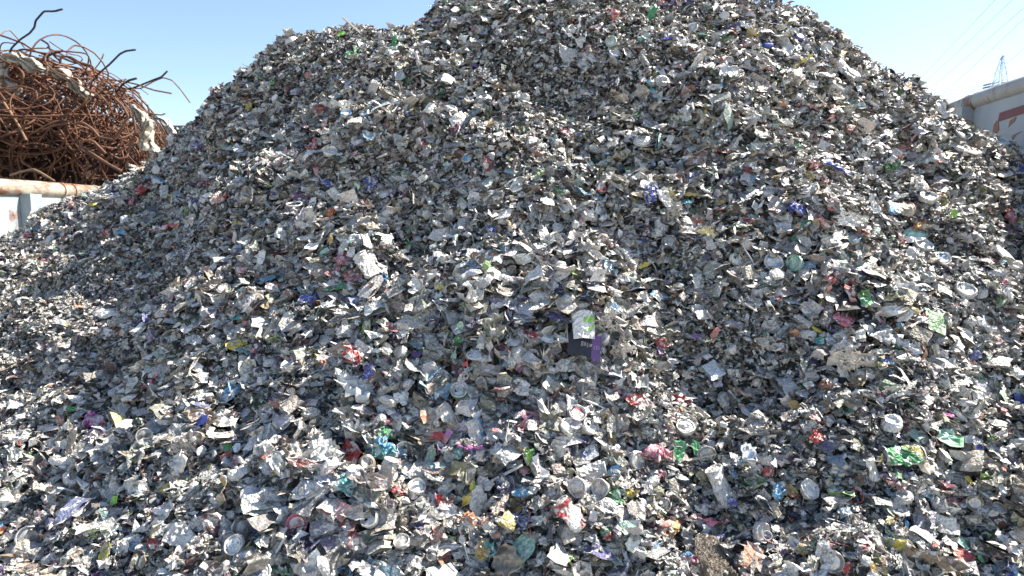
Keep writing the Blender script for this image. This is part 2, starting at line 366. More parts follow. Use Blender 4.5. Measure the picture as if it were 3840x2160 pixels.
# ------------------------------------------------------------------ rusty wire, bars and torn sacking in the left container
def rust_material(name, lo, hi):
    m, n, l, p = newmat(name); tc = n.new('ShaderNodeTexCoord'); a = noise(n, l, tc.outputs['Object'], 9, 5, 0.6)
    l.new(ramp(n, l, a.outputs[0], [(0.3, lo), (0.7, hi)]).outputs[0], p.inputs['Base Color']); p.inputs['Roughness'].default_value = 0.75; return m
M_WIRE = rust_material('rusty_wire', (0.045, 0.022, 0.013), (0.25, 0.10, 0.047)); M_DARKBAR = rust_material('dark_bar', (0.02, 0.015, 0.015), (0.07, 0.04, 0.03))
M_TANBAR = rust_material('tan_bar', (0.16, 0.09, 0.05), (0.30, 0.17, 0.09))
def spline(P, n):
    P = np.asarray(P, float); t = np.concatenate([[0], np.cumsum(np.linalg.norm(np.diff(P, axis=0), axis=1))]); t /= t[-1]; s = np.linspace(0, 1, n)
    Q = np.stack([np.interp(s, t, P[:, j]) for j in range(3)], -1); k = max(3, n // (2 * len(P))) | 1; w = np.hanning(k + 2)[1:-1]; w /= w.sum()
    return np.stack([np.convolve(np.pad(Q[:, j], k // 2, 'edge'), w, 'valid') for j in range(3)], -1)
WC = np.array([-4.62, 6.75, CAMZ + 0.62]); WR = np.array([1.12, 0.95, 0.84])
def build_wires():
    rs = np.random.RandomState(11); parts = []
    for i in range(760):
        n = rs.randint(9, 20); u = rs.normal(0, 1, 3); u /= np.linalg.norm(u); rad = rs.uniform(0.55, 1.0) ** 0.6
        if u[1] > 0.3 and rs.rand() < 0.6: u[1] *= -1
        p = u * rad; v = rs.normal(0, 1, 3); v -= (v @ u) * u; v /= np.linalg.norm(v); v[2] -= 0.25; C = [p.copy()]
        kap = rs.normal(0, 1, 3) * 1.2
        for k in range(n):
            if rs.rand() < 0.35: kap = rs.normal(0, 1, 3) * rs.uniform(0.3, 4.5)
            v = v + np.cross(kap, v) * 0.25 + rs.normal(0, 0.10, 3); v /= np.linalg.norm(v); q = p + v * 0.14; L = np.linalg.norm(q) / (1 + 0.22 * (q[2] > 0.35) * (i % 4 == 0))
            if L > 1.03: q = q / L * 1.03; v = v - (v @ q) * q * 0.8
            p = q; C.append(p.copy())
        C = np.array(C)
        if C[:, 2].mean() < 0.05 and rs.rand() < 0.62: continue
        C[:, :2] *= (1 - 0.32 * np.clip(-C[:, 2:3] + 0.1, 0, 1) ** 1.2); C[:, 1] += 0.25 * np.clip(-C[:, 2], 0, 1)
        C = spline(C * WR * (1 + 0.1 * rs.rand() ** 3) + WC, n * 3); C[:, 2] = np.maximum(C[:, 2], 0.2)
        parts.append(tube_arrays(C, rs.choice([0.004, 0.006, 0.0075, 0.010], p=[.12, .4, .38, .1]), 5))
    for i in range(60):                                       # sagging strands down the near side
        x = rs.uniform(-5.6, -3.9); y = rs.uniform(5.85, 6.3); z0 = CAMZ + rs.uniform(0.3, 0.9); m = 14
        C = np.stack([x + np.cumsum(rs.normal(0, 0.03, m)), y + np.cumsum(rs.normal(0, 0.02, m)), np.linspace(z0, z0 - rs.uniform(0.4, 1.1), m)], -1); parts.append(tube_arrays(spline(C, 30), 0.008, 5))
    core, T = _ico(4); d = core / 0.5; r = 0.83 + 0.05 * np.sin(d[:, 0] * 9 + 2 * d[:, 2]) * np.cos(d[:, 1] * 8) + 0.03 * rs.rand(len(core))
    V = d * (r - 0.07 + 0.09 * sstep(0.2, -0.5, d[:, 2]))[:, None] * WR + WC - np.array([0, -0.1, 0.16]); V[:, 2] = np.maximum(V[:, 2], 0.3)  # swells low down so the dark core fills the shaded lower front
    V2, Q2, T2 = join(parts)
    o = link('wire_tangle', mesh_arrays('wire_tangle', V2, Q2, T2, smooth=True), M_WIRE)
    tag(o, 'dense tangle of rusty reinforcing wire heaped above the left container', 'wire tangle', kind='stuff')
    mk, n, l, p = newmat('tangle_shade'); p.inputs['Base Color'].default_value = (0.035, 0.014, 0.009, 1); p.inputs['Roughness'].default_value = 1  # near-black core blob: the tangle's inner shade put into its colour
    c = link('shade_core', mesh_arrays('shade_core', V, [], T), mk); tag(c, 'added dark core standing for the shade deep inside the wire tangle', 'shade core', kind='stuff')
    def bar(label, pts, r, m, Y0=6.2, Y1=None, nm='bent_bar', cat='bent bar'):
        Y1 = Y1 or Y0; k = len(pts); P = [at(x, y, Y0 + (Y1 - Y0) * i / (k - 1)) for i, (x, y) in enumerate(pts)]
        P = np.array(P); c = P[0].copy(); V, Q, T = tube_arrays(spline(P - c, 12 * k), r, 8)
        o = link(nm, mesh_arrays(nm, V, Q, T, smooth=True), m); o.location = c; return tag(o, label, cat)
    Z = 0.621                                                # first close-up is 1.61 times the photo
    b = lambda L, pts, r, m, *a, **k: bar(L, [(x * Z, y * Z) for x, y in pts], r, m, *a, **k)
    b('long black bar with two kinks, highest against the sky', [(45, 350), (70, 290), (120, 240), (180, 200), (208, 165), (215, 125), (265, 68), (330, 68), (378, 55)], 0.0085, M_DARKBAR, 6.3, 5.9)
    b('black bar rising right with a bent tip, above the middle of the wire bundle', [(560, 490), (600, 440), (660, 390), (725, 325), (760, 308), (820, 300)], 0.0085, M_DARKBAR, 6.4, 6.1)
    b('thin wire arching high and curling down into the bundle top', [(400, 345), (415, 300), (450, 272), (510, 285), (570, 320), (620, 375), (655, 440), (650, 500)], 0.0075, M_TANBAR, 6.3, 6.6)
    b('short hooked dark bar standing up left of the arching wire', [(250, 240), (290, 265), (302, 300), (330, 340), (370, 375)], 0.009, M_DARKBAR, 6.2)
    b('short straight dark bar poking right from the bundle top', [(200, 440), (235, 380), (290, 335), (340, 318), (385, 305)], 0.010, M_DARKBAR, 6.2)
    b('dark bar pointing right with a blunt end, beside the forked thin wires', [(700, 560), (745, 505), (780, 485), (825, 473)], 0.010, M_DARKBAR, 6.5, 6.3)
    b('thin wire rising to the farthest right upward tip against the sky', [(690, 520), (780, 540), (860, 510), (920, 485), (975, 465), (1012, 428)], 0.008, M_DARKBAR, 6.6, 6.3)
    b('long thin wire drooping right to the outermost tip over the heap', [(760, 530), (850, 535), (930, 490), (985, 468), (1040, 485), (1090, 540), (1150, 622)], 0.006, M_TANBAR, 6.7, 6.3)
    b('straight tan wire sloping down right below the forked tips', [(660, 480), (740, 490), (830, 510), (930, 545), (1040, 565)], 0.0075, M_TANBAR, 6.5, 6.2)
    b('short wire twig standing up at the right shoulder of the tangle', [(940, 700), (905, 690), (895, 650), (890, 632)], 0.009, M_WIRE, 6.8)
    b('low wire curving out to the right just above the heap', [(820, 660), (880, 672), (930, 690), (975, 695), (1000, 685)], 0.007, M_TANBAR, 6.7)
    b('rusty hairpin wire lying across the front of the bundle', [(640, 930), (560, 850), (500, 850), (480, 880), (560, 930), (650, 990), (735, 1035)], 0.012, M_WIRE, 5.75, 5.7)
    b('thick rusty wire looping across the dark front of the bundle', [(440, 750), (500, 740), (560, 780), (600, 830), (690, 845), (730, 780), (775, 700), (740, 640), (690, 590)], 0.011, M_WIRE, 5.9, 5.9)
    b('rusty wire loop hanging at the right front of the bundle', [(665, 930), (720, 960), (765, 950), (785, 870), (820, 800), (805, 700)], 0.010, M_WIRE, 6.0, 6.2)
    b('long rusty wire running level across the left front of the bundle', [(0, 790), (60, 810), (150, 797), (230, 800), (320, 760), (420, 745)], 0.009, M_WIRE, 5.85, 5.9)
    b('wire dipping over the container rail at its left end', [(60, 1060), (120, 1040), (200, 1022), (250, 1045), (330, 1095)], 0.009, M_TANBAR, 5.6, 5.35)
    b('pale straight bar slanting down the far left of the bundle', [(20, 615), (70, 690), (120, 770), (160, 850)], 0.010, M_TANBAR, 5.85, 5.8)
    b('thin wire loop at the upper left edge of the photo', [(0, 215), (30, 188), (60, 182), (100, 225), (150, 290)], 0.006, M_TANBAR, 6.2, 6.4)
    b('long thin wire crossing the left sky edge down to the bundle top', [(-20, 205), (60, 232), (140, 262), (220, 315), (330, 330), (430, 372), (540, 400), (600, 455)], 0.009, M_WIRE, 6.2, 6.5)
    b('kinked rusty wire beside the arching wire, above the sacking', [(360, 385), (370, 340), (430, 345), (480, 375), (560, 400), (570, 450)], 0.009, M_WIRE, 6.2, 6.3)
    # sacking
    ms, n, l, p = newmat('torn_sacking'); tc = n.new('ShaderNodeTexCoord'); a = noise(n, l, tc.outputs['Object'], 7, 6, 0.6)
    l.new(ramp(n, l, a.outputs[0], [(0.3, (0.22, 0.15, 0.09)), (0.62, (0.58, 0.52, 0.42))]).outputs[0], p.inputs['Base Color']); p.inputs['Roughness'].default_value = 0.7
    def cloth(label, pts, Y, wd, seed, nm='torn_sack', cat='torn sack', mat=ms):
        rs = np.random.RandomState(seed); k = len(pts); C = spline(np.array([at(x * Z, y * Z, Y + 0.14) for i, (x, y) in enumerate(pts)]), 26); P = []; c0 = C[0].copy()
        d = np.gradient(C, axis=0); d /= np.linalg.norm(d, axis=1, keepdims=True)
        for i in range(26):
            u = np.cross(d[i], [0, 1, 0]); u /= np.linalg.norm(u)
            for j in range(12):
                f = j / 11 - 0.5; w = wd * (0.75 + 0.35 * math.sin(i * 0.7 + seed) + 0.2 * rs.rand()) * (0.35 + 0.65 * math.sin(math.pi * (i + 1) / 27) ** 0.5)
                P.append(C[i] - c0 + u * f * w + np.array([0, -1, 0]) * (0.05 * math.sin(j * 1.3 + i * 0.4) + 0.25 * wd * (0.25 - f * f) * 2) + rs.normal(0, 0.0025, 3))
        o = link(nm, mesh_arrays(nm, np.array(P), grid(26, 12), [], smooth=True), mat); o.location = c0; s = o.modifiers.new('thickness', 'SOLIDIFY'); s.thickness = 0.003
        return tag(o, label, cat)
    cloth('pale torn sack draped over the top left of the wire bundle', [(0, 420), (50, 350), (130, 360), (200, 400), (280, 430)], 5.98, 0.12, 1)
    cloth('dirty white sacking hanging down the far left of the bundle', [(20, 420), (35, 520), (30, 620), (25, 760)], 5.95, 0.20, 2)
    cloth('grey beige sacking half buried in the upper middle of the wire', [(300, 425), (380, 450), (450, 500), (500, 560), (540, 590)], 6.02, 0.10, 3)
    cloth('torn cream plastic strip hanging at the right side of the wire', [(800, 640), (850, 700), (885, 770), (915, 860), (930, 930)], 6.15, 0.09, 4)
    cloth('crumpled glossy film beside the cream strip, above the heap edge', [(905, 720), (890, 790), (870, 850), (865, 910)], 6.05, 0.07, 5, 'plastic_film', 'plastic film')
    cloth('small pale rag caught at the bottom right of the wire bundle', [(785, 1000), (805, 1015), (825, 1030)], 6.0, 0.05, 6, 'rag', 'rag')
    mw, n, l, p = newmat('white_strap'); p.inputs['Base Color'].default_value = (0.62, 0.6, 0.55, 1); p.inputs['Roughness'].default_value = 0.5
    cloth('white strap bowing out between the wire bundle and the heap', [(930, 710), (985, 722), (1020, 750), (1045, 800), (1050, 840)], 6.6, 0.05, 7, 'plastic_strap', 'strap', mw)
    # dark shed roof far behind, right of the wire
    md, n, l, p = newmat('dark_sheeting'); p.inputs['Base Color'].default_value = (0.12, 0.11, 0.10, 1)
    P = [at(900 * Z, 765 * Z, 14), at(1130 * Z, 768 * Z, 14)]; x0, x1 = P[0][0] - 1.5, P[1][0] + 2; z = P[0][2]; root = empty('shed', ((x0 + x1) / 2, 14, 0)); tag(root, 'low dark shed roofline far behind, between wire bundle and heap', 'shed')
    V, Q, T = slab((x0, 14), (x1, 14), 0, z - 0.12, (0, 1), 3); link('wall', mesh_arrays('wall', V - np.array(root.location), Q, T), md, root)
    V, Q, T = slab((x0 - 0.2, 13.8), (x1 + 0.2, 13.8), z - 0.118, z, (0, 1), 3.4); link('roof', mesh_arrays('roof', V - np.array(root.location), Q, T), md, root)
build_wires()

# ------------------------------------------------------------------ pylon and overhead lines
def build_pylon():
    m, n, l, p = newmat('hazed_steel'); p.inputs['Base Color'].default_value = (0.42, 0.47, 0.56, 1); p.inputs['Roughness'].default_value = 0.6; p.inputs['Metallic'].default_value = 0.3  # distance haze mixed into the steel colour, paler and bluer
    mi, n, l, p = newmat('insulator'); p.inputs['Base Color'].default_value = (0.08, 0.08, 0.10, 1)
    Y = 70.0; top = np.array(at(3758, 212, Y)); H = top[2]; px = Y / FPX
    root = empty('lattice_pylon', (top[0], Y, 0)); tag(root, 'distant lattice electricity pylon rising behind the right container', 'pylon')
    lv = [0, 5, 9.5, H - 102 * px, H - 92 * px, H - 62 * px, H - 40 * px, H - 22 * px, H]; hw = [2.6, 2.1, 1.5, 0.52 * 34 * px, 0.5 * 31 * px, 0.5 * 25 * px, 0.5 * 18 * px, 0.5 * 11 * px, 0.03]
    cn = [(-1, -1), (1, -1), (1, 1), (-1, 1)]; P = lambda i, c: np.array([cn[c][0] * hw[i], cn[c][1] * hw[i], lv[i]])
    for c in range(4):
        link('leg', mesh_arrays('leg', *tube_arrays([P(i, c) for i in range(len(lv))], 0.032, 6)), m, root)
    br = []
    for i in range(len(lv) - 2):
        for c in range(4):
            e = (c + 1) % 4; br += [tube_arrays([P(i, c), P(i + 1, e)], 0.009, 4), tube_arrays([P(i, e), P(i + 1, c)], 0.009, 4), tube_arrays([P(i + 1, c), P(i + 1, e)], 0.018, 4)]
    link('bracing', mesh_arrays('bracing', *join(br)), m, root)
    for z, L, nm in ((H - 93 * px, 38 * px, 'cross_arm'), (H - 103 * px, 42 * px, 'cross_arm')):
        for sgn in (-1, 1):
            t = np.array([sgn * L * 0.5 - 0.4, 0, z - (0.1 if sgn < 0 else 0)]); link(nm, mesh_arrays(nm, *join([tube_arrays([[sgn * 0.3, -0.35, z], t], 0.05, 5), tube_arrays([[sgn * 0.3, 0.35, z], t], 0.05, 5), tube_arrays([[sgn * 0.3, 0, z + 0.35], t], 0.04, 5)])), m, root)
            if sgn < 0:
                e = t + np.array([-26 * px, 0, -6 * px]); k = 12; C = np.linspace(t, e, k); link('insulator', mesh_arrays('insulator', *tube_arrays(C, np.where(np.arange(k) % 2, 0.10, 0.05), 8)), mi, root)
    link('earth_wire_peak', mesh_arrays('earth_wire_peak', *tube_arrays([[-0.12, 0, H - 0.3], [0.12, 0, H + 0.05]], 0.12, 6)), m, root)
    def cable(label, a, b, Ya, Yb, r=0.013):
        A = np.array(at(*a, Ya)); B = np.array(at(*b, Yb)); t = np.linspace(0, 1, 40)[:, None]; C = A + (B - A) * t; C[:, 2] -= 0.3 * (t[:, 0] * (1 - t[:, 0]))
        o = link('power_line', mesh_arrays('power_line', *tube_arrays(C - A, r, 5)), mi); o.location = A; tag(o, label, 'power line', 'power lines over the right of the heap')
    cable('first overhead power line, leftmost and highest of the five', (3405, 340), (3790, -62), 95, 45)
    cable('second overhead power line from the left', (3420, 352), (3880, -80), 95, 45)
    cable('middle one of the five overhead power lines', (3440, 372), (3905, -28), 95, 45)
    cable('fourth overhead power line, second lowest', (3470, 412), (3900, 14), 95, 45)
    cable('lowest overhead power line, passing just left of the pylon top', (3600, 378), (3900, 132), 95, 60)
    cable('faint line running left from the upper cross arm of the pylon', (3420, 358), (3682, 322), 90, 70.1, 0.012)
    cable('faint line running left from the lower cross arm of the pylon', (3440, 372), (3676, 334), 90, 70.1, 0.012)
build_pylon()
# ------------------------------------------------------------------ pieces one can pick out: each an object of its own
ITEM_SPOTS = []        # centre and radius of every piece that is an object of its own
CROP = {'A': (1200, 1100, .4658), 'B': (2400, 900, .559), 'C': (0, 1350, .559), 'D': (1200, 1485, .4658), 'E': (2400, 1485, .4658), 'F': (800, 0, .4658),
        'G': (2000, 0, .4658), 'H': (1800, 600, .4658), 'I': (600, 500, .4658), 'J': (0, 620, .3106), 'K': (3300, 100, .414), 'L': (3000, 350, .414), 'M': (3000, 1485, .4659), 'N': (0, 850, .3882)}
CAT = {'pouch': 'pouch', 'can_end': 'can end', 'can_bottom': 'can bottom', 'crushed_can': 'crushed can', 'crumpled_foil': 'crumpled foil', 'metal_shred': 'metal shred', 'plastic_tube': 'tube', 'stick': 'stick',
       'torn_strip': 'torn strip', 'plastic_film': 'plastic film', 'plastic_ring': 'ring', 'bottle_top': 'bottle top', 'plastic_shred': 'plastic shred', 'fibre_tuft': 'fibre tuft', 'printed_card': 'printed card',
       'soil_clump': 'soil clump', 'metal_strap': 'metal strap', 'foil_strip': 'foil strip', 'dark_sheet': 'dark sheet', 'wire': 'wire'}
def plain(name, rough=0.5, trans=0.0):
    m, n, l, p = newmat(name); c = n.new('ShaderNodeAttribute'); c.attribute_name = 'Col'; r = n.new('ShaderNodeAttribute'); r.attribute_name = 'rest'
    a = noise(n, l, r.outputs['Vector'], 120, 4, 0.6); g = ramp(n, l, a.outputs[0], [(0.3, (0.6, 0.57, 0.52)), (0.55, (1, 1, 1))]).outputs[0]
    l.new(mix(n, l, 0.7, c.outputs['Color'], g, 'MULTIPLY'), p.inputs['Base Color']); p.inputs['Roughness'].default_value = rough
    if trans: p.inputs['Transmission Weight'].default_value = trans
    b = n.new('ShaderNodeBump'); b.inputs['Strength'].default_value = 0.3; b.inputs['Distance'].default_value = 0.002; l.new(a.outputs[0], b.inputs['Height']); l.new(b.outputs[0], p.inputs['Normal'])
    return m
M_PLAIN = plain('plain_plastic'); M_FILM = plain('thin_film', 0.35, 0.25); M_SOIL = None
def basis(asp, roll, side=1):
    t = math.acos(max(0.12, min(0.98, asp))); ro = math.radians(roll)
    mx = CR * math.cos(ro) + CU * math.sin(ro); pp = -CR * math.sin(ro) + CU * math.cos(ro); nz = CB * math.cos(t) + pp * math.sin(t) * side
    return np.stack([mx, np.cross(nz, mx), nz], 0)                 # rows: local x, y, z in world
COUNT = {}
def part(nm, arr, colr, met, Bs, s, mat, parent, rs, smooth=False, loc=None, thick=0.0):
    V, Q, T = arr; V = np.asarray(V, float) * s; W = V @ Bs
    col = np.empty((len(V), 4)); colr = np.asarray(colr, float)
    if colr.ndim == 1: col[:, :3] = colr
    else: col[:, :3] = colr
    col[:, 3] = met
    me = mesh_arrays(nm, W, Q, T, col, V + rs.uniform(-50, 50, 3), smooth)
    o = link(nm, me, mat, parent)
    if loc is not None: o.location = loc
    if thick: md = o.modifiers.new('thickness', 'SOLIDIFY'); md.thickness = thick
    return o
def twotone(V, rs, a, b, fr=2.2, cut=0.0):
    k = rs.normal(0, 1, 3); k[2] = 0; k /= np.linalg.norm(k); m = np.sin((V @ k) * fr * 3 + rs.rand() * 6) + 0.5 * np.sin(V[:, 0] * 9 + V[:, 1] * 7) > cut
    return np.where(m[:, None], np.array(a), np.array(b))
def punched(arr, cx, cy, rx, ry):              # open a drinking hole in an end panel
    V, Q, T = arr; f = lambda P: ((P[0] - cx) / rx) ** 2 + ((P[1] - cy) / ry) ** 2 < 1
    return V, [q for q in Q if not f(V[list(q)].mean(0))], [t for t in T if not f(V[list(t)].mean(0))]
ENDF = [(0, 0), (0.1, 0.004), (0.2, 0.0), (0.27, -0.008), (0.33, 0.0)]
ENDR = [(0.33, 0.0), (0.37, -0.07), (0.41, -0.07), (0.435, 0.04), (0.465, 0.075), (0.492, 0.045), (0.5, 0.02), (0.495, -0.05)]
def ring_lathe(prof, n=28):
    V = np.array([(r * math.cos(i / n * 6.28318), r * math.sin(i / n * 6.28318), z) for r, z in prof for i in range(n)]); Q = []
    for k in range(len(prof) - 1): Q += [(k * n + i, (k + 1) * n + i, (k + 1) * n + (i + 1) % n, k * n + (i + 1) % n) for i in range(n)]
    return V, Q, []
def warpf(rs, w):
    c = w * rs.uniform(-1, 1); a = rs.rand() * 3.14; k = rs.rand() * 6; st = rs.get_state()
    def f(V):
        V = bend(np.array(V, float), c, a); V[:, 2] += 0.03 * w * np.sin(V[:, 0] * 8 + k) + 0.02 * w * np.sin(V[:, 1] * 13 + k); return V
    return f
def tab_arrays():
    t = np.linspace(0, 2 * math.pi, 15)[:-1]; C = np.stack([0.15 * np.cos(t) + 0.08, 0.085 * np.sin(t), np.full(14, 0.03)], -1); C = np.concatenate([C, C[:1]]); a = tube_arrays(C, 0.024, 6)
    w, q, tt = lathe([(0, 0.045), (0.035, 0.04), (0.045, 0.0)], 8); w = w - np.array([0.02, 0, 0])
    b, bq, bt = lathe([(0, 0.035), (0.07, 0.03), (0.075, 0.0)], 8); b = b + np.array([0.0, 0, 0])
    return join([a, (w, q, tt), (b, bq, bt)])
def make(kind, pos, s, asp, roll, colour, label, rs, opt=''):
    c1 = PAL[colour.split('/')[0]]; c2 = PAL[colour.split('/')[1]] if '/' in colour else None
    Bs = basis(asp, roll, -1 if 'd' in opt else 1); small = s < 0.03
    def single(nm, arr, met, mat, smooth=False, thick=0.0, colr=None):
        if colr is None: colr = c1 if c2 is None else twotone(arr[0], rs, c1, c2)
        o = part(nm, arr, colr, met, Bs, s, mat, None, rs, smooth, pos, thick); return tag(o, label, CAT[nm])
    if kind in ('can_end', 'can_bottom'):
        root = empty(kind, pos); tag(root, label, CAT[kind]); wf = warpf(rs, 1.4 if 'w' in opt else 1.0)
        pc = c1 if c2 is None else c2
        if kind == 'can_end':
            A = lathe(ENDF, 28)
            if 'h' in opt: A = punched(A, -0.17, 0, 0.13, 0.10)
            A = (wf(A[0]), A[1], A[2]); part('end_panel', A, pc if c2 is None else twotone(A[0], rs, c2, PAL['silver']), 0.75, Bs, s, M_END, root, rs, True)
            R = ring_lathe(ENDR); part('rim', (wf(R[0]), R[1], R[2]), c1, 0.85, Bs, s, M_END, root, rs, True)
            if 'n' not in opt: Tb = tab_arrays(); part('pull_tab', (wf(Tb[0]), Tb[1], Tb[2]), (0.7, 0.7, 0.7), 0.8, Bs, s, M_END, root, rs, True)
            Sk = ring_lathe([(0.497, -0.02), (0.49, -0.12), (0.47, -0.22), (0.40, -0.30)], 20); V = Sk[0].copy(); V += rs.normal(0, 0.02, V.shape); V[:20] = Sk[0][:20]
            part('torn_wall', (wf(V), Sk[1], []), c1 if c2 is None else c2, 0.6, Bs, s, M_SCRAP, root, rs)
        else:
            A = lathe([(0, 0.0), (0.12, 0.004), (0.22, 0.02), (0.29, 0.055)], 28); part('dome', (wf(A[0]), A[1], A[2]), c1, 0.75, Bs, s, M_END, root, rs, True)
            R = ring_lathe([(0.29, 0.055), (0.33, 0.12), (0.36, 0.125), (0.385, 0.09), (0.40, 0.04), (0.47, -0.02), (0.5, -0.12)]); part('rim', (wf(R[0]), R[1], R[2]), c1, 0.8, Bs, s, M_END, root, rs, True)
            Sk = ring_lathe([(0.5, -0.12), (0.5, -0.25), (0.46, -0.40), (0.36, -0.46)], 20); V = Sk[0] + rs.normal(0, 0.03, Sk[0].shape); V[:20] = Sk[0][:20]
            part('torn_wall', (wf(V), Sk[1], []), pc, 0.6, Bs, s, M_SCRAP, root, rs)
        return root
    if kind == 'crushed_can':                # body lying across the view with its end at local +x
        root = empty(kind, pos); tag(root, label, CAT[kind]); n, L = 22, 12; P = []; e = 0.27; ph = rs.rand(6) * 6
        for i in range(L):
            f = i / (L - 1); x = f - 0.5; sq = 0.38 + 0.45 * (2 * abs(f - 0.45)) ** 2
            for k in range(n):
                a = k / n * 6.2832; r = e * (1 + (0.20 * math.sin(3 * a + ph[0] + 5 * f) + 0.14 * abs(math.sin(4 * a + ph[1] - 9 * f)) + 0.10 * math.sin(11 * f + 2 * a + ph[3]) + 0.09 * rs.normal()) * (0 < i < L - 1))
                P.append((x + 0.06 * math.sin(2 * a + ph[2]) * math.sin(f * 3.14) + 0.02 * rs.normal() * (0 < i < L - 1), r * math.cos(a), r * sq * math.sin(a) * 0.9))
        P = np.array(P); B_ = P.copy(); B_[:, 0] = P[:, 0]; V = P
        Q = [(i * n + k, (i + 1) * n + k, (i + 1) * n + (k + 1) % n, i * n + (k + 1) % n) for i in range(L - 1) for k in range(n)]
        part('can_body', (V, Q, []), c1 if c2 is None else twotone(V + rs.normal(0, .02, V.shape), rs, c1, c2, 1.5), 0.55, Bs, s, M_SCRAP, root, rs)
        A = lathe([(0, 0), (0.17, 0), (0.2, -0.02), (0.23, 0.02), (0.262, 0.03), (0.27, 0.0)], 22); W_ = A[0][:, [2, 1, 0]]; W_[:, 0] += 0.5; W_[:, 2] *= 0.92
        part('can_end', (W_, [q[::-1] for q in A[1]], [t[::-1] for t in A[2]]), PAL['silver'], 0.8, Bs, s, M_END, root, rs, True)
        W2 = A[0][:, [2, 1, 0]].copy(); W2[:, 0] = -0.5 - W2[:, 0]; W2[:, 2] *= 0.92; part('can_bottom', (W2, A[1], A[2]), PAL['silver'], 0.8, Bs, s, M_SCRAP, root, rs, True)
        return root
    if kind == 'crumpled_foil':              # a torn, crushed and folded-over sheet
        A = flake(rs, 20, 6, rs.uniform(0.6, 0.95), 0.26, 2.2, 0.34); Vj = A[0] + rs.normal(0, 0.018, A[0].shape); B = wad(rs, 2, 0.34, 0.34); Vb = B[0] * 0.78 + np.array([rs.uniform(-.12, .12), rs.uniform(-.1, .1), -0.02])
        C_ = curl(rs, 12, 6); Vc = C_[0] * 0.7 + rs.normal(0, 0.02, C_[0].shape) + np.array([rs.uniform(-.2, .2), rs.uniform(-.2, .2), 0.03]); arr = join([(Vj, A[1], A[2]), (Vb, B[1], B[2]), (Vc, C_[1], C_[2])])
        V = arr[0]; colr = np.tile(c1, (len(V), 1)) if c2 is None else twotone(V, rs, c1, c2, 1.6); sil = rs.rand(len(V)) < 0.16; colr[sil] = PAL['silver']; return single(kind, arr, 0.4, M_SCRAP, colr=colr)
    if kind == 'metal_shred':
        A = flake(rs, 18, 5, rs.uniform(0.6, 0.9), 0.10, 1.4, 0.22); return single(kind, A, 0.35, M_SCRAP, thick=0.0008)
    if kind == 'plastic_shred': return single(kind, flake(rs, 16, 4, rs.uniform(0.6, 0.9), 0.09, 1.2, 0.2), 0.0, M_PLAIN, thick=0.001)
    if kind == 'dark_sheet': return single(kind, flake(rs, 16, 5, 0.6, 0.06, 1.5, 0.2), 0.0, M_PLAIN, thick=0.001)
    if kind == 'plastic_film': return single(kind, flake(rs, 22, 7, rs.uniform(0.6, 0.8), 0.16, 1.6, 0.25), 0.0, M_FILM, smooth=True, thick=0.0004)
    if kind == 'pouch':
        nx, ny = 14, 16; P = []
        for a in range(nx):
            for b in range(ny):
                u, v = a / (nx - 1) - 0.5, b / (ny - 1) - 0.5; P.append((u * (0.78 + 0.1 * v), v * 0.98 + 0.12 * (0.5 - abs(u - 0.1)) * (v > 0.2), 0.10 * math.cos(u * 3) + 0.03 * abs(math.sin(v * 9 + u * 4)) + 0.02 * rs.normal()))
        return single(kind, (np.array(P), grid(nx, ny)[::-1], []), 0.0, M_PLAIN, thick=0.001)
    if kind in ('plastic_tube', 'wire'):
        t = np.linspace(-0.5, 0.5, 14); C = np.stack([t, 0.10 * rs.uniform(-1, 1) * np.cos(t * 3.1) * (2.2 if 'c' in opt else 0.5), 0.04 * np.sin(t * 5)], -1)
        return single(kind, tube_arrays(C, 0.006 if kind == 'wire' else 0.026, 8), 0.0, M_PLAIN, True)
    if kind == 'stick':
        t = np.linspace(-0.5, 0.5, 7); P = []
        for x in t: w = 0.035 * rs.uniform(0.85, 1.1); P += [(x, -w, -w * .5), (x, w, -w * .5), (x, w, w * .5), (x, -w, w * .5)]
        Q = [(i * 4 + k, i * 4 + (k + 1) % 4, (i + 1) * 4 + (k + 1) % 4, (i + 1) * 4 + k) for i in range(6) for k in range(4)] + [(3, 2, 1, 0), (24, 25, 26, 27)]
        return single(kind, (np.array(P), Q, []), 0.0, M_PLAIN)
    if kind in ('torn_strip', 'foil_strip', 'metal_strap'):
        n, m = 18, 5; w = 0.24 if kind != 'metal_strap' else 0.09; t = np.linspace(-0.5, 0.5, n); P = []; b = rs.uniform(-0.15, 0.15)
        for i in range(n):
            ww = w * (0.7 + 0.3 * math.sin(i * 0.9 + rs.rand())) * (1 - 0.5 * abs(t[i]) * 2 * (kind != 'metal_strap'))
            for j in range(m):
                f = j / (m - 1) - 0.5; P.append((t[i], b * math.cos(t[i] * 3) + f * ww, 0.05 * math.sin(i * 0.8 + f * 3) + rs.normal() * 0.012 + 0.25 * t[i] ** 2))
        return single(kind, (np.array(P), grid(n, m), []), 0.35 if kind == 'foil_strip' else 0.0, M_SCRAP if kind == 'foil_strip' else M_PLAIN, thick=0.0008)
    if kind == 'plastic_ring':
        t = np.linspace(0, 6.2832, 29); return single(kind, tube_arrays(np.stack([0.46 * np.cos(t), 0.46 * np.sin(t), 0.02 * np.sin(2 * t)], -1), 0.045, 8), 0.0, M_PLAIN, True)
    if kind == 'bottle_top':
        n = 36; prof = [(0.36, 0.17), (0.44, 0.15), (0.49, 0.09), (0.5, -0.15)]; V, Q, T = lathe([(0, 0.17)] + prof, n)
        for i in range(n):
            if i % 2: V[1 + 2 * n + i, :2] *= 0.95; V[1 + 3 * n + i, :2] *= 0.95
        return single(kind, (V, Q, T), 0.0, M_PLAIN)
